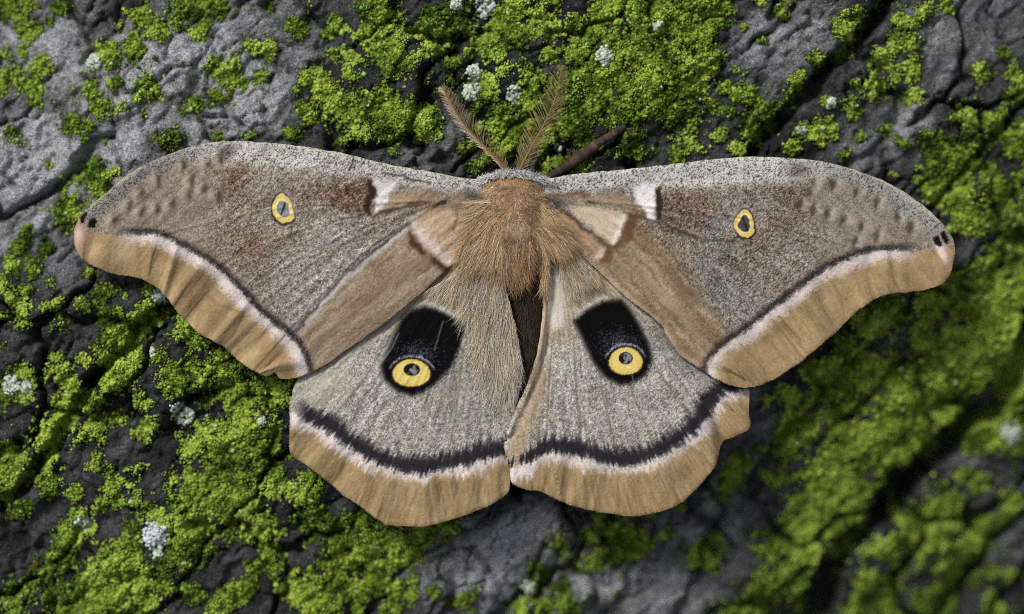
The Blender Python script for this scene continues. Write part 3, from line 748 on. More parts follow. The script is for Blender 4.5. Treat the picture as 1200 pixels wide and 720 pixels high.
def lf_col(x, y, d):
    sp = speckle(x, y, 31); sgn, arc = fore_common(x, y, d, LF_BAND, True)
    n1 = fbm(x, y, 60, 4, 24)
    c = np.array([138, 130, 119.])[None] + (n1 - 0.5)[:, None] * np.array([34, 40, 46.])
    red = sstep(0.48, 0.68, fbm(x, y, 75, 3, 25)) * 0.42
    c = mixc(c, (118, 101, 85), red * sstep(150, 260, x))
    c = mixc(c, (112, 88, 70), blob(x, y, 300, 288, 42, 16, -15) * 0.7)
    c = mixc(c, (110, 86, 68), blob(x, y, 275, 205, 14, 34, 10) * 0.75)
    c = mixc(c, (116, 92, 74), blob(x, y, 372, 228, 50, 14, -8) * 0.6)
    c = mixc(c, (98, 74, 56), soft_poly(x, y, [(392, 214), (437, 211), (434, 250), (410, 252), (385, 238)], 7) * 0.9)
    c = mixc(c, (146, 140, 132), blob(x, y, 370, 300, 60, 22, -38) * 0.5)
    c += streak(x, y, 142, 40, 4, 26)[:, None] * 40
    x0_, y0_ = x, y; x, y = warp(x, y)
    # scratches
    r_ = np.random.default_rng(4)
    for k in range(34):
        px_, py_ = r_.uniform(255, 470), r_.uniform(205, 345); a = r_.choice([R(140), R(150), R(45), R(160)]) + r_.uniform(-.25, .25); L = r_.uniform(8, 26)
        c = mixc(c, (190, 186, 182), line_mask(x, y, [(px_, py_), (px_ + L * math.cos(a), py_ + L * math.sin(a))], 1.0) * r_.uniform(.25, .6) * (0.7 + 0.5 * sp))
    c += sp[:, None] * 66
    # lower panel below the long vein
    vein = catmull([(500, 252), (478, 268), (450, 289), (420, 313), (395, 338), (365, 370), (340, 397)], False, 5)
    vd, vs, va, _, _ = poly_near(x, y, vein)
    low = sstep(-2, 3, vd * -vs) * sstep(335, 360, x)
    pan = np.array([154, 135, 114.])[None] + streak(x, y, 140, 40, 5, 27)[:, None] * 60 + sp[:, None] * 26
    pan = mixc(pan, (124, 100, 80), line_mask(x, y, [(520, 290), (450, 335), (412, 367), (370, 410)], 5) * (0.45 + 0.3 * sp))
    c = c * (1 - low[:, None]) + pan * low[:, None]
    c = mixc(c, (206, 202, 200), np.exp(-((vd * -vs - 1.5) / 2.6) ** 2) * 0.75 * sstep(345, 375, x))
    c = mixc(c, (70, 62, 62), np.exp(-((vd * -vs + 2.5) / 1.8) ** 2) * 0.6)
    # costal strip: salt and pepper
    cost = catmull([(604, 212), (563, 208), (500, 199), (400, 179), (300, 166), (228, 170), (167, 193), (106, 240)], False, 6)
    cd, _, ca, _, _ = poly_near(x, y, cost)
    wdt = 20 + 9 * sstep(560, 330, x) - 9 * sstep(270, 180, x)
    cm_ = 1 - sstep(wdt * 0.75, wdt * 1.2, cd + sp * 2)
    cc_ = np.array([188, 184, 176.])[None] + np.where(sp > -0.30, 26, -100)[:, None] * (0.55 + 0.6 * np.abs(sp))[:, None]
    cc_ = cc_ * (1 - 0.28 * sstep(260, 190, x))[:, None]
    c = c * (1 - cm_[:, None]) + cc_ * cm_[:, None]
    c = mixc(c, (66, 54, 44), blob(x, y, 266, 178, 9, 10) * 0.6)
    c = mixc(c, (60, 48, 38), line_mask(x, y, [(414, 184), (412, 192), (409, 201)], 1.3) * 0.9)
    c = mixc(c, (58, 48, 40), line_mask(x, y, [(448, 203), (475, 208), (505, 216)], 1.6) * 0.75)
    # apex bumps
    apx = sstep(275, 225, x)
    c = mixc(c, (150, 132, 112), apx * sstep(6, -6, sgn) * 0.45 * sstep(12, 22, cd))
    for ax, ay in APEX_L:
        c = mixc(c, (196, 178, 160), blob(x, y, ax, ay, 6, 8) * 0.55)
        c = mixc(c, (72, 58, 48), blob(x, y, ax + 7, ay - 1, 3.6, 7, 10) * 0.78)
    # brown panel's dark end and the white wedge
    c = mixc(c, (48, 32, 24), soft_poly(x, y, [(430, 210), (437, 210), (441, 228), (435, 252), (429, 250), (432, 230)], 2.5) * 0.95)
    c = mixc(c, (176, 148, 118), soft_poly(x, y, [(455, 226), (500, 222), (515, 232), (480, 240), (445, 250)], 5) * 0.7)
    c = mixc(c, (236, 232, 232), soft_poly(x, y, [(437, 208), (468, 217), (456, 228), (449, 243), (435, 254), (441, 230)], 3.2) * (0.86 + 0.14 * sp))
    c = mixc(c, (74, 58, 48), line_mask(x, y, catmull([(436, 253), (460, 247), (478, 240), (494, 235)], False, 4), 2.0) * 0.85)
    # basal panel with zigzag edge
    bas = soft_poly(x, y, [(484, 262), (490, 246), (530, 243), (562, 255), (575, 262), (556, 284), (530, 311), (512, 302), (495, 290)], 6)
    bc = np.array([190, 164, 136.])[None] + sp[:, None] * 20 + streak(x, y, 150, 20, 4, 28)[:, None] * 50
    c = c * (1 - bas[:, None]) + bc * bas[:, None]
    c = mixc(c, (112, 90, 70), soft_poly(x, y, [(500, 226), (545, 232), (540, 246), (490, 244), (478, 238)], 9) * 0.5)
    zz = [(480, 264), (488, 280), (496, 291), (503, 292), (512, 300), (524, 312), (533, 316)]
    zd, zs, _, _, _ = poly_near(x, y, zz)
    c = mixc(c, (226, 210, 204), np.exp(-((zd * zs + 6 + 3 * sp) / 6) ** 2) * sstep(474, 486, x) * (0.8 + .25 * sp))
    c = mixc(c, (62, 40, 26), np.exp(-((zd * zs - 5) / 4.5) ** 2) * 0.85 * sstep(476, 484, x) * sstep(540, 522, x) * (1 - 0.75 * np.exp(-((x - 502) / 4) ** 2)))
    c = mixc(c, (58, 58, 64), blob(x, y, 553, 229, 12, 6, 10) * 0.8)
    c = mixc(c, (120, 122, 124), blob(x, y, 478, 252, 12, 5, 20) * 0.6)
    c = mixc(c, (60, 60, 66), blob(x, y, 540, 244, 12, 3, -10) * 0.7)
    c = mixc(c, (110, 80, 58), line_mask(x, y, [(533, 243), (536, 258), (532, 272)], 1.6) * 0.7)
    x, y = x0_, y0_
    c = fore_finish(x, y, c, sgn, arc, True, APEX_L, sp, sstep(128, 165, x))
    c = mixc(c, (206, 166, 140), blob(x, y, 93, 285, 9, 20) * 0.75)
    c = mixc(c, (228, 204, 196), blob(x, y, 92, 275, 5, 9) * 0.8)
    for pl_ in ([(94, 262), (93, 255), (99, 248), (102, 249), (98, 262)], [(102, 266), (104, 258), (111, 255), (113, 259), (110, 267)]):
        c = mixc(c, (20, 15, 13), soft_poly(x + sp * 0.8, y + sp * 0.8, pl_, 1.2))
    c = mixc(c, (205, 190, 168), np.exp(-(cd / 2.2) ** 2) * sstep(240, 200, x) * 0.6)
    for pts, w, k_ in (([(287, 366), (276, 388), (262, 404)], 1.3, .7), ([(334, 393), (318, 412), (298, 434)], 1.4, .85), ([(240, 345), (256, 357), (283, 366)], 2.5, .35), ([(195, 300), (190, 320), (183, 334)], 1.4, .3)):  # margin cracks and wrinkles, crease shade painted as thin brown lines
        c = mixc(c, (84, 62, 42), line_mask(x, y, pts, w) * k_ * 0.6)
    c = mixc(c, (204, 168, 120), np.exp(-(d / 1.6) ** 2) * 0.3)
    wx9, wy9 = x + (fbm(x, y, 6, 2, 211) - .5) * 4, y + (fbm(x, y, 6, 2, 213) - .5) * 4
    c, _ = eye_small(wx9, wy9, c, 332, 245.5, 12.0, 15.5, 0.04, True)
    return c
def rf_col(x, y, d):
    sp = speckle(x, y, 33); sgn, arc = fore_common(x, y, d, RF_BAND, False)
    n1 = fbm(x, y, 60, 4, 34)
    c = np.array([134, 127, 117.])[None] + (n1 - 0.5)[:, None] * np.array([34, 40, 46.])
    red = sstep(0.48, 0.68, fbm(x, y, 60, 3, 35)) * 0.35
    c = mixc(c, (116, 99, 84), red)
    for cx, cy, rx, ry, a, k_ in ((928, 226, 15, 22, 10, .75), (912, 262, 24, 13, -25, .6), (885, 288, 13, 9, 0, .8), (858, 306, 26, 9, 10, .55), (815, 238, 30, 12, 8, .7)):
        c = mixc(c, (102, 81, 66), blob(x, y, cx, cy, rx, ry, a) * k_ * 0.9)
    for cx, cy, rx, ry, a, k_ in ((834, 270, 11, 12, 0, .75), (850, 254, 10, 12, 0, .6), (838, 286, 10, 6, 0, .6), (852, 296, 16, 6, 10, .5), (825, 310, 14, 9, 0, .6), (845, 350, 34, 30, 30, .55)):
        c = mixc(c, (112, 114, 114), blob(x, y, cx, cy, rx, ry, a) * k_)
    c = mixc(c, (110, 90, 76), soft_poly(x, y, [(772, 220), (810, 222), (828, 240), (822, 270), (800, 272), (772, 256)], 5) * 0.75)
    c += streak(x, y, 40, 40, 5, 36)[:, None] * 34
    c += sp[:, None] * 70
    x0_, y0_ = x, y; x, y = warp(x, y)
    # streaked lower panel
    vein = catmull([(712, 262), (745, 262), (778, 286), (800, 315), (825, 350), (848, 382), (858, 400)], False, 5)
    vd, vs, va, _, _ = poly_near(x, y, vein)
    low = sstep(-14, 14, vd * vs + sp * 5) * sstep(690, 712, x)
    pan = np.array([146, 124, 100.])[None] + streak(x, y, 47, 46, 6, 37)[:, None] * 84 + sp[:, None] * 28
    pan = mixc(pan, (176, 154, 130), blob(x, y, 775, 345, 60, 6, 47) * 0.6)
    pan = mixc(pan, (116, 88, 66), blob(x, y, 805, 340, 26, 9, 50) * 0.6)
    c = c * (1 - low[:, None]) + pan * low[:, None]
    c = mixc(c, (74, 58, 46), np.exp(-(vd / 1.5) ** 2) * 0.35)
    im = catmull([(667, 290), (700, 317), (720, 336), (740, 353), (760, 368), (777, 385), (788, 404), (800, 419), (820, 432)], False, 4)
    imd = poly_near(x, y, im)[0]
    c = mixc(c, (200, 176, 142), np.exp(-(imd / 4.5) ** 2) * 0.6)
    cost = catmull([(600, 212), (640, 209), (733, 198), (800, 191), (883, 184), (967, 190), (1033, 211), (1100, 257)], False, 6)
    cd, _, ca, _, _ = poly_near(x, y, cost)
    wdt = 20 + 11 * sstep(700, 820, x) - 8 * sstep(910, 990, x)
    cm_ = 1 - sstep(wdt * 0.75, wdt * 1.25, cd + sp * 2)
    cc_ = np.array([192, 189, 182.])[None] + np.where(sp > -0.32, 26, -104)[:, None] * (0.55 + 0.6 * np.abs(sp))[:, None]
    cc_ = cc_ * (1 - 0.22 * sstep(930, 1000, x))[:, None]
    c = c * (1 - cm_[:, None]) + cc_ * cm_[:, None]
    c = mixc(c, (70, 58, 48), blob(x, y, 936, 200, 14, 10) * 0.55)
    apx = sstep(930, 985, x)
    c = mixc(c, (146, 132, 116), apx * sstep(6, -6, sgn) * 0.45 * sstep(12, 22, cd))
    for ax, ay in APEX_R:
        c = mixc(c, (198, 184, 168), blob(x, y, ax, ay, 6.5, 8) * 0.55)
        c = mixc(c, (66, 56, 48), blob(x, y, ax - 8, ay - 1, 3.6, 7, 10) * 0.78)
    # white wedge and its dark edge
    c = mixc(c, (152, 124, 94), soft_poly(x, y, [(655, 233), (720, 226), (745, 238), (760, 256), (735, 250), (700, 240), (660, 240)], 8) * 0.65)
    c = mixc(c, (44, 32, 26), soft_poly(x, y, [(766, 222), (774, 219), (777, 235), (776, 254), (769, 258), (767, 240)], 2.2) * 0.92)
    c = mixc(c, (240, 238, 238), soft_poly(x, y, [(740, 219), (765, 216), (767, 238), (770, 260), (758, 257), (748, 238)], 3.2) * (0.88 + 0.12 * sp))
    c = mixc(c, (70, 56, 46), line_mask(x, y, catmull([(735, 253), (757, 257), (780, 262), (800, 273), (830, 280), (865, 283)], False, 4), 1.7) * 0.7)
    # two basal panels with pale outer ends
    p1 = soft_poly(x, y, [(668, 243), (700, 242), (735, 252), (728, 270), (719, 288), (695, 268), (673, 252)], 4.2)
    bc = np.array([206, 188, 164.])[None] + streak(x, y, 35, 20, 3, 38)[:, None] * 40 + sp[:, None] * 12
    c = mixc(c, (96, 68, 46), soft_poly(x, y, [(733, 250), (750, 256), (738, 280), (722, 297), (716, 288), (727, 270)], 4) * 0.8)
    c = c * (1 - p1[:, None]) + bc * p1[:, None]
    c = mixc(c, (238, 230, 224), np.clip(line_mask(x, y, [(733, 253), (727, 268), (718, 286)], 4.5) * p1, 0, 1) * 0.9)
    p2 = soft_poly(x, y, [(652, 248), (668, 254), (690, 272), (711, 289), (707, 298), (701, 303), (682, 292), (662, 272)], 4.2)
    bc2 = np.array([172, 140, 108.])[None] + streak(x, y, 38, 22, 3, 39)[:, None] * 46 + sp[:, None] * 12
    c = mixc(c, (104, 74, 50), soft_poly(x, y, [(711, 287), (722, 290), (712, 310), (700, 304)], 3.5) * 0.75)
    c = c * (1 - p2[:, None]) + bc2 * p2[:, None]
    c = mixc(c, (222, 202, 188), np.clip(line_mask(x, y, [(709, 291), (701, 302)], 5) * p2, 0, 1) * 0.85)
    c = mixc(c, (70, 56, 50), line_mask(x, y, [(648, 240), (672, 256), (694, 274), (712, 289)], 2.2) * 0.7)
    c = mixc(c, (60, 60, 64), blob(x, y, 653, 238, 14, 4, 20) * 0.75)
    c = mixc(c, (64, 62, 66), blob(x, y, 645, 218, 8, 6) * 0.6)
    c = mixc(c, (120, 84, 58), line_mask(x, y, [(644, 229), (690, 229)], 3) * 0.6)
    x, y = x0_, y0_
    c = fore_finish(x, y, c, sgn, arc, False, APEX_R, sp, sstep(1085, 1050, x))
    c = mixc(c, (206, 166, 140), blob(x, y, 1110, 305, 9, 22) * 0.6)
    c = mixc(c, (232, 214, 210), soft_poly(x, y, [(1095, 284), (1106, 287), (1111, 300), (1109, 311), (1101, 300)], 3) * 0.85)
    for pl_ in ([(1094, 279), (1101, 276), (1105, 288), (1102, 290), (1096, 286)], [(1103, 274), (1107, 270), (1113, 282), (1112, 286), (1108, 285)]):
        c = mixc(c, (20, 15, 13), soft_poly(x + sp * 0.8, y + sp * 0.8, pl_, 1.2))
    c = mixc(c, (205, 194, 172), np.exp(-(cd / 2.2) ** 2) * sstep(960, 1010, x) * 0.6)
    for pts, w, k_ in (([(913, 371), (925, 385), (938, 399)], 1.2, .7), ([(866, 402), (882, 418), (896, 434)], 1.2, .35), ([(1042, 300), (1045, 320), (1052, 340)], 2.5, .5), ([(975, 330), (985, 350), (990, 372)], 2.2, .35)):  # wrinkle shade painted into the margin as thin brown lines
        c = mixc(c, (84, 64, 42), line_mask(x, y, pts, w) * k_ * 0.6)
    wx9, wy9 = x + (fbm(x, y, 6, 2, 211) - .5) * 4, y + (fbm(x, y, 6, 2, 213) - .5) * 4
    c, _ = eye_small(wx9, wy9, c, 872, 263, 11.5, 15.0, -0.04, False)
    return c
def small_eye_r(x, y, cx, cy, rx, ry, lean):
    return np.hypot(((x - cx) - lean * (y - cy)) / rx, (y - cy) / ry)
def lf_part(x, y):
    p = np.zeros(x.shape, int)
    bd, s, _, _, _ = poly_near(x, y, LF_BAND); p[(bd * s) > 1] = 1
    p[inside(x, y, [(437.5, 211), (462, 217), (452, 228), (446, 243), (435.5, 252), (441, 230)])] = 4
    r_ = small_eye_r(x, y, 332, 245.5, 12.0, 15.5, 0.04); p[r_ < 1.12] = 2; p[r_ < 0.6] = 3
    return p
def rf_part(x, y):
    p = np.zeros(x.shape, int)
    bd, s, _, _, _ = poly_near(x, y, RF_BAND); p[(bd * s) > 1] = 1
    p[inside(x, y, [(746, 221), (764.5, 219), (766, 238), (769, 258), (759, 256), (749, 236)])] = 4
    r_ = small_eye_r(x, y, 872, 263, 11.5, 15.0, -0.04); p[r_ < 1.12] = 2; p[r_ < 0.6] = 3
    return p
FP = {1: 'margin_band', 2: 'eyespot_ring', 3: 'eyespot_pupil', 4: 'white_wedge'}
lf = build_wing('forewing', LF_OUT, lambda x, y, d: fz(x, y, d, LF_BAND, True, APEX_L), lf_col, lf_part, FP)
rf = build_wing('forewing', RF_OUT, lambda x, y, d: fz(x, y, d, RF_BAND, False, APEX_R), rf_col, rf_part, FP)
lf['label'] = 'forewing with a nick in its tan margin'

# ---- hindwings
LH_OUT = [(575, 262), (545, 300), (500, 330), (440, 370), (390, 410), (358, 432), (349, 442), (342, 460), (338.5, 480), (339, 510), (340.5, 532), (360, 547), (383, 565), (402, 581), (423, 595), (443, 611), (458, 616.5), (490, 618), (517, 613), (550, 603), (580, 590), (595, 579), (598, 566), (596, 547), (593, 530), (597, 505), (604, 480), (612, 445), (611, 415), (603, 385), (596, 365), (590, 340), (585, 307), (588, 280)]
LH_BAND = [(320, 474), (345, 478), (360, 486), (383, 497), (403, 510), (433, 530), (460, 541), (487, 546.5), (517, 543), (550, 535), (580, 527), (610, 521)]
RH_OUT = [(632, 270), (634, 297), (638, 323), (637, 345), (635.5, 367), (631, 407), (621, 443), (605, 478), (593, 505), (590, 518), (593, 535), (597, 548), (600, 566), (617, 574.5), (633, 577), (657, 588), (683, 597), (717, 603.5), (740, 606), (767, 602), (800, 589), (817, 573), (833, 556), (841, 542), (845, 527), (850, 517), (863, 512), (879, 502), (879, 480), (878, 456), (860, 442), (820, 415), (780, 375), (730, 335), (690, 300), (650, 265)]
RH_BAND = [(585, 546), (597, 543), (613, 538), (633, 527), (650, 522), (683, 527), (717, 537), (750, 535), (777, 524), (800, 509), (815, 495), (827, 480), (834, 466), (848, 454), (880, 448)]
LH_BAND = catmull(LH_BAND, False, 4); RH_BAND = catmull(RH_BAND, False, 4)
LE = dict(ring=(482, 437, 21.5, 15.5), pup=(482.5, 433.5, 9.3, 7.0), patch=[(473, 375), (481, 367), (497, 362), (510, 365), (525, 373), (538, 380), (540, 390), (533, 412), (525, 430), (510, 447), (497, 457), (484, 461), (468, 456), (455, 444), (451, 428), (462, 402)])
RE = dict(ring=(733.5, 423, 19.3, 15.5), pup=(733.5, 420, 8.0, 7.0), patch=[(677, 378), (690, 366), (708, 356), (728, 354), (738, 366), (750, 388), (758, 404), (760, 424), (754, 438), (741, 446), (727, 449), (711, 440), (698, 423), (684, 392)])
for e_ in (LE, RE):
    cxy = np.mean(e_['patch'], 0)
    e_['patch'] = [tuple(cxy + (np.array(p) - cxy) * (1.09, 1.05)) for p in e_['patch']]
def eye_r(x, y, e, k):
    cx, cy, rx, ry = e[k]
    v = (y - cy) / ry
    return np.hypot((x - cx) / rx, np.where(v < 0, v * 1.0, v * 0.97) - 0.10 * ((x - cx) / rx) ** 2 * (1 if k == 'ring' else 0))
def big_eye(x, y, c, e, sp, left):
    pm = soft_poly(x + sp * 1.2, y + sp * 1.2, e['patch'], 4.5)
    halo = soft_poly(x, y, e['patch'], 16)
    c = mixc(c, (46, 44, 48), np.clip(halo * 1.5 - 0.35, 0, 1) * 0.7 * np.clip(0.8 + 0.5 * sp, 0, 1))
    c = mixc(c, (5, 4, 5), pm)
    cx, cy, rx, ry = e['ring']
    # blue-white dusting above the ring
    dust = np.exp(-((y - (cy - 20)) / 15) ** 2) * np.exp(-((x - cx - (7 if left else -7)) / 22) ** 2) * pm
    rr_ = np.random.default_rng(9).random(x.shape)
    c = mixc(c, (165, 170, 196), np.clip(((rr_ < dust * 0.45) * 0.28 + 0.45 * dust * dust * np.clip(sp + .1, 0, 1)), 0, 1))
    rr = eye_r(x, y, e, 'ring')
    c = mixc(c, (196, 200, 216), sstep(1.42, 1.3, rr) * sstep(1.12, 1.24, rr) * sstep(-0.1, -0.5, (y - cy) / ry) * (0.5 + .4 * sp))
    c = mixc(c, (40, 30, 20), sstep(1.16, 1.08, rr))
    c = mixc(c, (224, 198, 108), sstep(1.06, 0.98, rr + sp * 0.03))
    c = mixc(c, (240, 220, 140), sstep(0.95, 0.6, rr) * 0.5)
    pr = eye_r(x, y, e, 'pup')
    c = mixc(c, (24, 20, 20), sstep(1.10, 0.98, pr))
    c = mixc(c, (146, 148, 152), sstep(0.98, 0.8, pr) * sstep(0.42, 0.62, fbm(x, y, 4.0, 2, 5) + 0.12 * (x - e['pup'][0]) / 9) * 0.9)
    return c
def hind_common(x, y, band, left):
    bd, s, arc, _, _ = poly_near(x, y, band)
    sgn = bd * s * (1 if not left else 1)
    return sgn + (fbm(x, y, 6, 2, 47) - 0.5) * 5, arc
def hind_col(x, y, d, band, left):
    sp = speckle(x, y, 51 if left else 53); sgn, arc = hind_common(x, y, band, left)
    bx_, by_ = (575, 262) if left else (650, 265)
    ang = np.arctan2(y - by_, x - bx_); rr = np.hypot(x - bx_, y - by_)
    hairn = fbm(ang * 46, rr / 26, 1.0, 3, 44) - 0.5
    hairf = fbm(ang * 130, rr / 16, 1.0, 2, 45) - 0.5
    c = np.array([159, 155, 146.])[None] + (fbm(x, y, 50, 3, 46) - 0.5)[:, None] * 40 + hairn[:, None] * 32 + hairf[:, None] * 44 + sp[:, None] * 64
    basal = sstep(175, 60, rr)
    c = mixc(c, (190, 164, 130), basal * 0.75)
    c += (hairn * basal)[:, None] * np.array([60, 56, 50.])
    if left:
        c = mixc(c, (186, 178, 160), blob(x, y, 375, 455, 38, 26, -30) * 0.6)
        c = mixc(c, (176, 166, 146), line_mask(x, y, [(400, 416), (440, 388), (480, 362), (520, 330)], 9) * 0.6)
        c = mixc(c, (116, 108, 98), blob(x, y, 530, 460, 30, 40) * 0.35)
    else:
        c = mixc(c, (196, 176, 148), np.exp(-((x - 636 + (y - 330) * 0.06) / 9) ** 2) * sstep(500, 330, y) * 0.7)
        c = mixc(c, (216, 208, 200), soft_poly(x, y, [(643, 325), (650, 316), (658, 335), (662, 362), (660, 384), (646, 388), (641, 360)], 3.5) * (0.75 + .2 * sp))
        c = mixc(c, (170, 140, 106), line_mask(x, y, [(634, 440), (622, 480), (606, 520), (604, 545)], 12) * 0.6)
        c = mixc(c, (108, 84, 62), line_mask(x, y, [(640, 330), (641, 370), (635, 410), (622, 450)], 1.8) * 0.6)
        c = mixc(c, (150, 122, 92), blob(x, y, 652, 394, 12, 7) * 0.5)
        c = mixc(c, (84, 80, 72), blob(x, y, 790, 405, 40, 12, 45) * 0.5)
    # veins
    ends = [(380, 500), (425, 545), (470, 560), (520, 560), (560, 545)] if left else [(640, 530), (685, 540), (730, 550), (775, 535), (815, 495)]
    for ex, ey in ends:
        ln = catmull([((bx_ + ex) / 2 + (ex - 600) * 0.06, (by_ + ey) / 2), ((bx_ + 3 * ex) / 4, (by_ + 3 * ey) / 4), (ex, ey)], False, 5)
        c = mixc(c, (110, 92, 74), line_mask(x, y, ln, 1.2) * 0.5)
    # tan margin, pink edge, black band
    m_ = sstep(6, 12, sgn)
    tcol = np.array([158, 134, 98.])[None] + (fbm(x, y, 26, 3, 48) - 0.5)[:, None] * 34 + hairf[:, None] * 40 + sp[:, None] * 10
    c = c * (1 - m_[:, None]) + tcol * m_[:, None]
    pw = 22 + 8 * (fbm(arc, arc * 0, 24, 2, 49) - 0.5) * 2
    pk = sstep(5, 9, sgn) * (1 - sstep(pw - 6, pw + 4, sgn + sp * 4 + hairf * 16))
    c = mixc(c, (224, 214, 213), np.clip(pk * (0.9 + 0.3 * sp), 0, 1))
    hw = 10.5 * (0.62 + 0.38 * sstep(0, 60, arc)) * (1 if left else 1 - 0.45 * sstep(80, 10, arc))
    dk = 1 - sstep(hw * 0.35, hw * np.where(sgn < 0, 1.7, 1.25), np.abs(sgn - 0.5) + hairf * 12 + sp * 2.2)
    if left: dk = dk * sstep(342, 362, x)
    c = mixc(c, (34, 32, 38), dk * (0.93 + 0.1 * sp))
    # pale arc over the eye patch
    arcp = [(500, 358), (514, 362), (528, 370), (540, 379)] if left else [(676, 372), (688, 361), (700, 354), (712, 350)]
    c = mixc(c, (234, 226, 226), np.clip(line_mask(x + hairf * 5, y + hairf * 10 + sp * 1.2, catmull(arcp, False, 4), 2.8) * (0.8 + .4 * sp), 0, 1))
    c = big_eye(x, y, c, LE if left else RE, sp, left)
    for ln in ([[(519, 377), (515, 390), (509, 410)], [(467, 391), (459, 408), (449, 422)], [(500, 455), (495, 466)]] if left else [[(757, 390), (762, 400), (770, 412)], [(741, 440), (743, 450)], [(760, 428), (768, 442)]]):
        c = mixc(c, (150, 148, 150), line_mask(x, y, ln, 0.9) * 0.6)
    if not left:   # lobe overlapped by the forewing: its fold's shadow painted as a dark line
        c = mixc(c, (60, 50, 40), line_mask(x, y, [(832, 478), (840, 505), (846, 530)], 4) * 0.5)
    return np.clip(c, 4, 250)
def hz(x, y, d, band, left):
    sgn, arc = hind_common(x, y, band, left)
    tot = float(np.sum(np.hypot(*np.diff(np.array(band), axis=0).T)))
    z = -8 + (3.0 if not left else 0.5) * np.exp(-(np.abs(x - 618) / 24) ** 2)
    z = z + fold_relief(sgn - 6, arc, tot, 14 if left else 19, 6.5, 13)
    bx_, by_ = (575, 262) if left else (650, 265)
    ang = np.arctan2(y - by_, x - bx_); rr = np.hypot(x - bx_, y - by_)
    z = z + (fbm(ang * 22, rr / 60, 1.0, 2, 55) - 0.5) * 3.2 + (fbm(ang * 60, rr / 25, 1.0, 2, 56) - 0.5) * 1.6
    # puffed towards the middle, sagging to the rim
    z = z + 3.0 * sstep(0, 60, d) - 1.2 * np.exp(-(d / 2.5) ** 2)
    if not left:
        fd = poly_near(x, y, [(632, 270), (638, 323), (635.5, 367), (631, 407), (621, 443), (605, 478), (593, 505)])[0]
        z = z + 3.2 * np.exp(-((fd - 4) / 3.5) ** 2) - 2.4 * np.exp(-((fd - 11) / 3) ** 2)
        f2, s2, _, _, _ = poly_near(x, y, [(826, 470), (838, 500), (847, 545)])
        z = z - 5.0 * np.exp(-(f2 / 5) ** 2)
    return z - 2 * sstep(430, 330, y)
def hind_part(x, y, band, left, e):
    p = np.zeros(x.shape, int)
    bd, s, _, _, _ = poly_near(x, y, band); sg = bd * s
    p[np.abs(sg) <= 10] = 1; p[sg > 10] = 2
    p[inside(x, y, e['patch'])] = 3
    p[eye_r(x, y, e, 'ring') < 1.1] = 4; p[eye_r(x, y, e, 'pup') < 1.05] = 5
    return p
HP = {1: 'dark_band', 2: 'margin_band', 3: 'eyespot_patch', 4: 'eyespot_ring', 5: 'eyespot_pupil'}
# the band polylines run left to right, so "outside" (down the picture) is the positive side
lh = build_wing('hindwing', LH_OUT, lambda x, y, d: hz(x, y, d, LH_BAND, True), lambda x, y, d: hind_col(x, y, d, LH_BAND, True), lambda x, y: hind_part(x, y, LH_BAND, True, LE), HP)
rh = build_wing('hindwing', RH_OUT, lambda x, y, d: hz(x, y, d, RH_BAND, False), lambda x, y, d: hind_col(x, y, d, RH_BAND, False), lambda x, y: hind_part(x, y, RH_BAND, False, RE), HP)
rh['label'] = 'hindwing with a rolled inner edge and a folded outer corner'

# ---- body: one continuous mesh, head to abdomen tip
SEC = [(199, 600, 3, -2, 4, 4), (202, 600, 14, -2, 9, 10), (207, 600, 24, -2, 13, 18), (214, 601, 31, -2, 16, 26), (226, 602, 35, -2, 20, 34), (250, 603, 38, -3, 22, 38), (278, 605, 36, -4, 20, 38), (300, 609, 29, -8, 16, 32), (318, 613, 24, -19, 12, 21), (334, 615, 22, -22, 11, 17), (352, 616, 22.5, -23, 12, 16), (356, 616, 21, -23.5, 10.5, 15), (374, 616, 22, -23.5, 11.5, 15), (378, 616, 20.5, -24, 10, 14), (396, 615, 21, -24, 11, 14), (400, 615, 19, -24.5, 9.6, 13), (418, 614, 19, -24.5, 10, 12), (422, 613, 17, -25, 8.8, 11), (440, 611, 15.5, -25, 8.5, 10), (460, 608, 11, -26, 6.5, 7), (474, 605, 6, -26, 4, 4), (481, 603, 1.5, -26, 1.5, -1)]
nr = 36; bvv = []; bcc = []; br = np.random.default_rng(3)
for (yy, xc, hw, zc, up, dn) in SEC:
    for k in range(nr):
        a = 2 * math.pi * k / nr
        bvv.append((xc + hw * math.cos(a), yy, zc + (up if math.sin(a) > 0 else dn) * math.sin(a)))
        if yy < 310: base = (150, 114, 80)
        else: base = (58, 49, 42)  # brown-grey abdomen, painted darker still for the shade between the wings
        bcc.append(lin(np.array(base, float)) * br.uniform(0.8, 1.2))
bff = []
for i in range(len(SEC) - 1):
    for k in range(nr):
        k2 = (k + 1) % nr
        bff.append((i * nr + k, i * nr + k2, (i + 1) * nr + k2, (i + 1) * nr + k))
for i in (0, len(SEC) - 1):
    ci = len(bvv); s_ = SEC[i]; bvv.append((s_[1], s_[0], s_[3])); bcc.append(bcc[i * nr])
    for k in range(0, nr, 2):
        bff.append((ci, i * nr + k, i * nr + k + 1, i * nr + (k + 2) % nr))
body = mesh_obj('body', np.array(bvv), bff, M_body, moth, np.array(bcc))

hr = np.random.default_rng(61)
def pick(cols, n, rg, jit=0.12):
    c = lin(np.array(cols, float))[rg.integers(0, len(cols), n)]
    return c * rg.uniform(1 - jit * 2, 1 + jit * 2, (n, 1))
secY = np.array([s[0] for s in SEC], float)
def body_at(y):
    f = lambda k: np.interp(y, secY, [s[k] for s in SEC])
    return f(1), f(2), f(3), f(4)
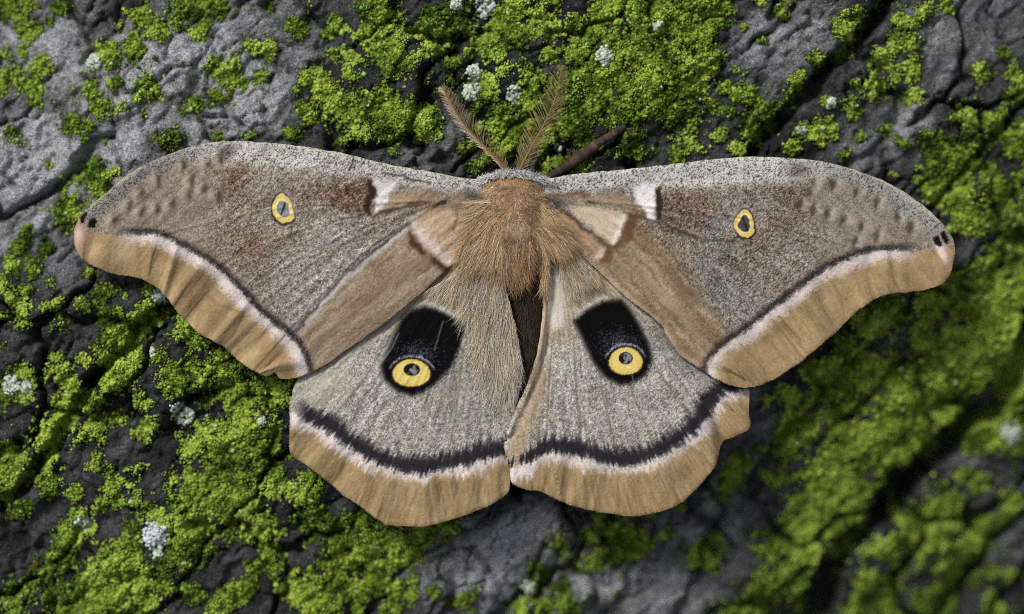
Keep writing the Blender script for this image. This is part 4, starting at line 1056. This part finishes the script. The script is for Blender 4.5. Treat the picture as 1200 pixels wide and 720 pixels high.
# thorax coat
n = 6500
y = hr.uniform(212, 306, n); a = hr.uniform(-1.25, 1.25, n)
xc, hw, zc, up = body_at(y)
root = np.stack([xc + hw * np.sin(a), y, zc + up * np.cos(a) - 1], 1)
sw = (fbm(root[:, 0], root[:, 1], 14, 2, 66) - 0.5) * 2.2 + hr.normal(0, 0.25, n)
dr = np.stack([np.sin(a) * 0.55 + sw, 0.55 + 0.25 * np.cos(sw) + (y - 250) * 0.006, 0.28 + 0.35 * np.cos(a)], 1)
ln = hr.uniform(6, 14, n) * (0.8 + 0.5 * sstep(250, 300, y))
tuft = fbm(root[:, 0], root[:, 1], 11, 2, 67)[:, None]
col = pick([(186, 154, 116), (202, 174, 138), (170, 136, 100), (148, 116, 86), (218, 196, 164)], n, hr) * (0.5 + 1.0 * tuft)
hairs('thorax_fur', root, dr, ln, col, moth, 0.44, 0.6, 0.35, 4, 5)
# collar ruff
n = 1700
a = hr.uniform(-1.45, 1.45, n); x = 601 + 39 * np.sin(a) * hr.uniform(0.93, 1.0, n); y = 203 + 9 * np.abs(np.sin(a)) ** 2 + hr.uniform(-2.5, 5, n)
root = np.stack([x, y, 3 + 11 * np.cos(a) * 0.9 + hr.uniform(-6, 2, n)], 1)
dr = np.stack([np.sin(a) * 0.8 + hr.normal(0, .3, n), -0.1 + hr.normal(0, .45, n), 0.7 + hr.normal(0, .2, n)], 1)
hairs('collar', root, dr, hr.uniform(4, 8, n), pick([(222, 221, 218), (204, 204, 202), (236, 236, 233), (160, 159, 157)], n, hr), moth, 0.6, 0.25, 0.3, 3, 6)
# shoulder tufts over the wing roots
def patch_hair(name, poly, n, aim, lenr, cols, zf, parent, seed, width=0.5, curl=0.18, lift=0.10, tuftk=0.45):
    width *= 0.74; n = int(n * 1.25)
    rg = np.random.default_rng(seed); pl = np.array(poly, float)
    pts = []
    while len(pts) < n:
        q = np.stack([rg.uniform(pl[:, 0].min(), pl[:, 0].max(), n), rg.uniform(pl[:, 1].min(), pl[:, 1].max(), n)], 1)
        q = q[inside(q[:, 0], q[:, 1], pl)]
        pts = q if len(pts) == 0 else np.vstack([pts, q])
    q = pts[:n]
    ax, ay = aim(q[:, 0], q[:, 1])
    sw = (fbm(q[:, 0], q[:, 1], 18, 2, seed) - 0.5) * 0.9 + rg.normal(0, 0.10, n)
    l = np.hypot(ax, ay); ax, ay = ax / l, ay / l
    ax, ay = ax * np.cos(sw) - ay * np.sin(sw), ax * np.sin(sw) + ay * np.cos(sw)
    d = np.stack([ax, ay, np.full(n, lift) + rg.normal(0, 0.05, n)], 1)
    z = zf(q[:, 0], q[:, 1])
    root = np.stack([q[:, 0], q[:, 1], z + rg.uniform(0.0, 2.2, n)], 1)
    c = pick(cols, n, rg) * ((1 - tuftk / 2) + tuftk * fbm(q[:, 0], q[:, 1], 9, 2, seed + 1)[:, None] * 1.2)
    hairs(name, root, d, rg.uniform(lenr[0], lenr[1], n), c, parent, width, curl, lift * 1.1, 4, seed + 2)
rad_from = lambda cx, cy: (lambda x, y: (x - cx, y - cy))
TAN = [(202, 178, 140), (186, 160, 122), (166, 138, 102), (212, 194, 162), (152, 126, 94)]
GREY = [(202, 195, 180), (186, 178, 163), (212, 204, 188), (168, 160, 145)]
z_f = lambda x, y: np.full(x.shape, 10.0) + 2 * np.exp(-((x - 603) / 40) ** 2)
patch_hair('shoulder_fur', [(566, 238), (580, 232), (590, 262), (592, 300), (575, 300), (552, 296), (545, 280)], 1500, rad_from(600, 225), (22, 44), TAN + [(176, 132, 86)], z_f, moth, 201, 0.6, 0.16, 0.06)
patch_hair('shoulder_fur', [(634, 236), (645, 244), (655, 262), (668, 282), (650, 292), (634, 290), (622, 270)], 900, rad_from(606, 215), (16, 32), TAN + [(150, 108, 70)], z_f, moth, 202, 0.6, 0.16, 0.06)
z_h = lambda x, y: np.interp(y, [270, 330, 380, 470], [3.0, -1.0, -5.0, -6.5])
patch_hair('wing_hair', [(545, 300), (575, 285), (588, 300), (594, 340), (602, 372), (608, 400), (606, 425), (585, 440), (566, 425), (556, 395), (548, 345), (530, 330)], 3000, rad_from(585, 225), (18, 42), TAN + GREY + GREY, z_h, lh, 203, 0.5, 0.16, 0.05)
patch_hair('wing_hair', [(556, 400), (605, 410), (606, 450), (596, 480), (572, 470), (560, 440)], 500, rad_from(585, 245), (12, 26), GREY, z_h, lh, 204, 0.42, 0.16, 0.04)
patch_hair('wing_hair', [(500, 340), (540, 318), (552, 335), (545, 350), (518, 346)], 500, rad_from(590, 245), (8, 16), GREY + TAN, z_h, lh, 205, 0.42, 0.12, 0.04)
patch_hair('wing_hair', [(650, 285), (672, 292), (698, 318), (700, 330), (685, 336), (672, 345), (664, 335), (656, 318)], 1000, rad_from(635, 235), (10, 20), GREY + TAN, z_h, rh, 206, 0.45, 0.14, 0.04)
patch_hair('wing_hair', [(634, 290), (640, 292), (642, 330), (640, 340), (635, 330)], 300, rad_from(634, 200), (12, 26), TAN + [(160, 112, 70)], z_h, rh, 207, 0.5, 0.14, 0.08)
# the last tuft of the thorax over the abdomen
patch_hair('thorax_fur', [(586, 285), (622, 282), (620, 300), (610, 316), (598, 322), (588, 305)], 1000, rad_from(606, 200), (16, 36), [(188, 152, 112), (168, 130, 92), (206, 176, 138), (144, 110, 80)], lambda x, y: np.interp(y, [280, 320], [14.0, -1.0]), moth, 208, 0.6, 0.2, 0.05)
patch_hair('abdomen_fur', [(600, 322), (632, 318), (634, 400), (626, 440), (606, 420), (598, 370)], 900, rad_from(612, 200), (6, 14), [(66, 55, 46), (54, 44, 37), (82, 68, 56)], lambda x, y: np.interp(y, [320, 440], [-8.0, -18.0]) - 9 * ((x - 616) / 20) ** 2, moth, 209, 0.4, 0.2, 0.1)  # hair colours darkened too, to stand for the shade between the hindwings

# ---- eyes (small, at the wing roots) and antennae
def ball(name, c, r, col, parent):
    vs = []; fs = []; nu, nv = 14, 8
    for i in range(nv + 1):
        th = math.pi * i / nv
        for k in range(nu):
            a = 2 * math.pi * k / nu
            vs.append((c[0] + r * math.sin(th) * math.cos(a), c[1] + r * 1.2 * math.sin(th) * math.sin(a), c[2] + r * math.cos(th)))
    for i in range(nv):
        for k in range(nu):
            k2 = (k + 1) % nu
            fs.append((i * nu + k, i * nu + k2, (i + 1) * nu + k2, (i + 1) * nu + k))
    return mesh_obj(name, np.array(vs), fs, M_body, parent, np.repeat(lin(np.array(col, float))[None], len(vs), 0))
ball('eye', (588, 203, -6), 6.5, (30, 22, 18), moth)
ball('eye', (613, 203, -6), 6.5, (30, 22, 18), moth)

def tube(name, pts, radii, col, mat, parent, seg=10, cols=None):
    p = np.array(pts, float); n = len(p); vs = []; fs = []; cs = []
    for i in range(n):
        t = p[min(i + 1, n - 1)] - p[max(i - 1, 0)]; t /= np.linalg.norm(t)
        s = np.cross(t, (0, 0, 1)); s /= np.linalg.norm(s); u_ = np.cross(s, t)
        for k in range(seg):
            a = 2 * math.pi * k / seg
            vs.append(p[i] + radii[i] * (s * math.cos(a) + u_ * math.sin(a)))
            cs.append(lin(np.array(cols[i] if cols is not None else col, float)))
    for i in range(n - 1):
        for k in range(seg):
            k2 = (k + 1) % seg
            fs.append((i * seg + k, i * seg + k2, (i + 1) * seg + k2, (i + 1) * seg + k))
    for i in (0, n - 1):
        ci = len(vs); vs.append(p[i]); cs.append(cs[i * seg])
        for k in range(0, seg, 2):
            fs.append((ci, i * seg + k, i * seg + k + 1, i * seg + (k + 2) % seg))
    return mesh_obj(name, np.array(vs), fs, mat, parent, np.array(cs))
def antenna(shaft, zs, lens_l, lens_r, dir_l, dir_r, seed, pal_l):
    S = catmull(shaft, False, 14); m_ = len(S); t = np.linspace(0, 1, m_)
    Z = np.interp(t, [0, .5, 1], zs)
    pts = np.column_stack([S, Z])
    sh = tube('antenna', pts, 1.35 * (1 - t) + 0.45, (132, 98, 64), M_hair, moth, 8)
    rg = np.random.default_rng(seed); roots = []; dirs = []; lens = []; cols = []
    nb = 68
    for k in range(nb):
        tt = 0.05 + 0.93 * k / (nb - 1)
        f = tt * (m_ - 1); i = min(int(f), m_ - 2); q = pts[i] * (1 - (f - i)) + pts[i + 1] * (f - i)
        for sgn, ll, dd, pal in ((0, lens_l, dir_l, pal_l), (1, lens_r, dir_r, [(128, 116, 72), (100, 88, 50), (152, 138, 94)])):
            for dbl in range(1):
                roots.append(q); L = np.interp(tt, *ll) * rg.uniform(0.92, 1.06)
                d = np.array([np.interp(tt, [0, 1], [dd[0][0], dd[1][0]]), np.interp(tt, [0, 1], [dd[0][1], dd[1][1]]), 0.22]) + rg.normal(0, 0.035, 3)
                dirs.append(d); lens.append(L); cols.append(lin(np.array(pal[rg.integers(len(pal))], float)))
    b_ = hairs('barbs', np.array(roots), np.array(dirs), np.array(lens), np.array(cols), sh, 0.62, 0.06, 0.25, 5, seed, None, 0.45)
    b_['kind'] = 'stuff'
    return sh
antenna([(595, 204), (586, 191), (562, 167), (540, 142), (525, 115), (518, 104)], [6, 15, 20],
        ([0, .15, .5, .85, 1], [5, 11, 16, 10, 2]), ([0, .15, .4, .75, 1], [7, 15, 22, 13, 2]),
        ((-0.85, -0.45), (-0.75, -0.2)), ((0.12, -1), (0.35, -0.9)), 71, [(196, 178, 150), (170, 150, 120), (210, 196, 172)])
antenna([(607, 204), (615, 188), (626, 168), (640, 142), (652, 112), (658, 80)], [6, 15, 22],
        ([0, .15, .5, .85, 1], [7, 19, 28, 19, 3]), ([0, .15, .5, .85, 1], [7, 20, 28, 17, 3]),
        ((-0.35, -1), (-0.5, -0.9)), ((0.95, -0.35), (0.75, -0.6)), 72, [(130, 118, 74), (102, 90, 52), (154, 140, 96)])

# ---- the twig behind the moth's shoulder
tp = catmull([(628, 214), (645, 206), (662, 196), (680, 184), (697, 171), (714, 160), (733, 147)], False, 6)
tt = np.linspace(0, 1, len(tp)); tw = np.random.default_rng(8)
zz_ = np.interp(tt, [0, .35, 1], [-16, -10, -6])
rad = np.interp(tt, [0, .15, .3, .55, .66, .70, .9, 1], [4, 5, 6.2, 7, 6.4, 5.4, 4.6, 3.6]) * tw.uniform(0.93, 1.07, len(tp))
tcol = np.array([[58, 45, 38], [74, 57, 46], [46, 37, 32]], float)[tw.integers(0, 3, len(tp))]
twig = tube('twig', np.column_stack([tp + tw.normal(0, .4, tp.shape), zz_]), rad, None, M_twig, None, 12, tcol)
tag(twig, 'short brown twig poking out from behind the moth over the moss', 'twig')
kx = tp[int(len(tp) * 0.67)]
knot = tube('bud_scar', [(kx[0] - 3, kx[1] + 2.2, -8), (kx[0], kx[1], -7.6), (kx[0] + 3, kx[1] - 2.2, -7.2)], [5.4, 6.7, 5.2], (92, 70, 56), M_twig, twig, 12)
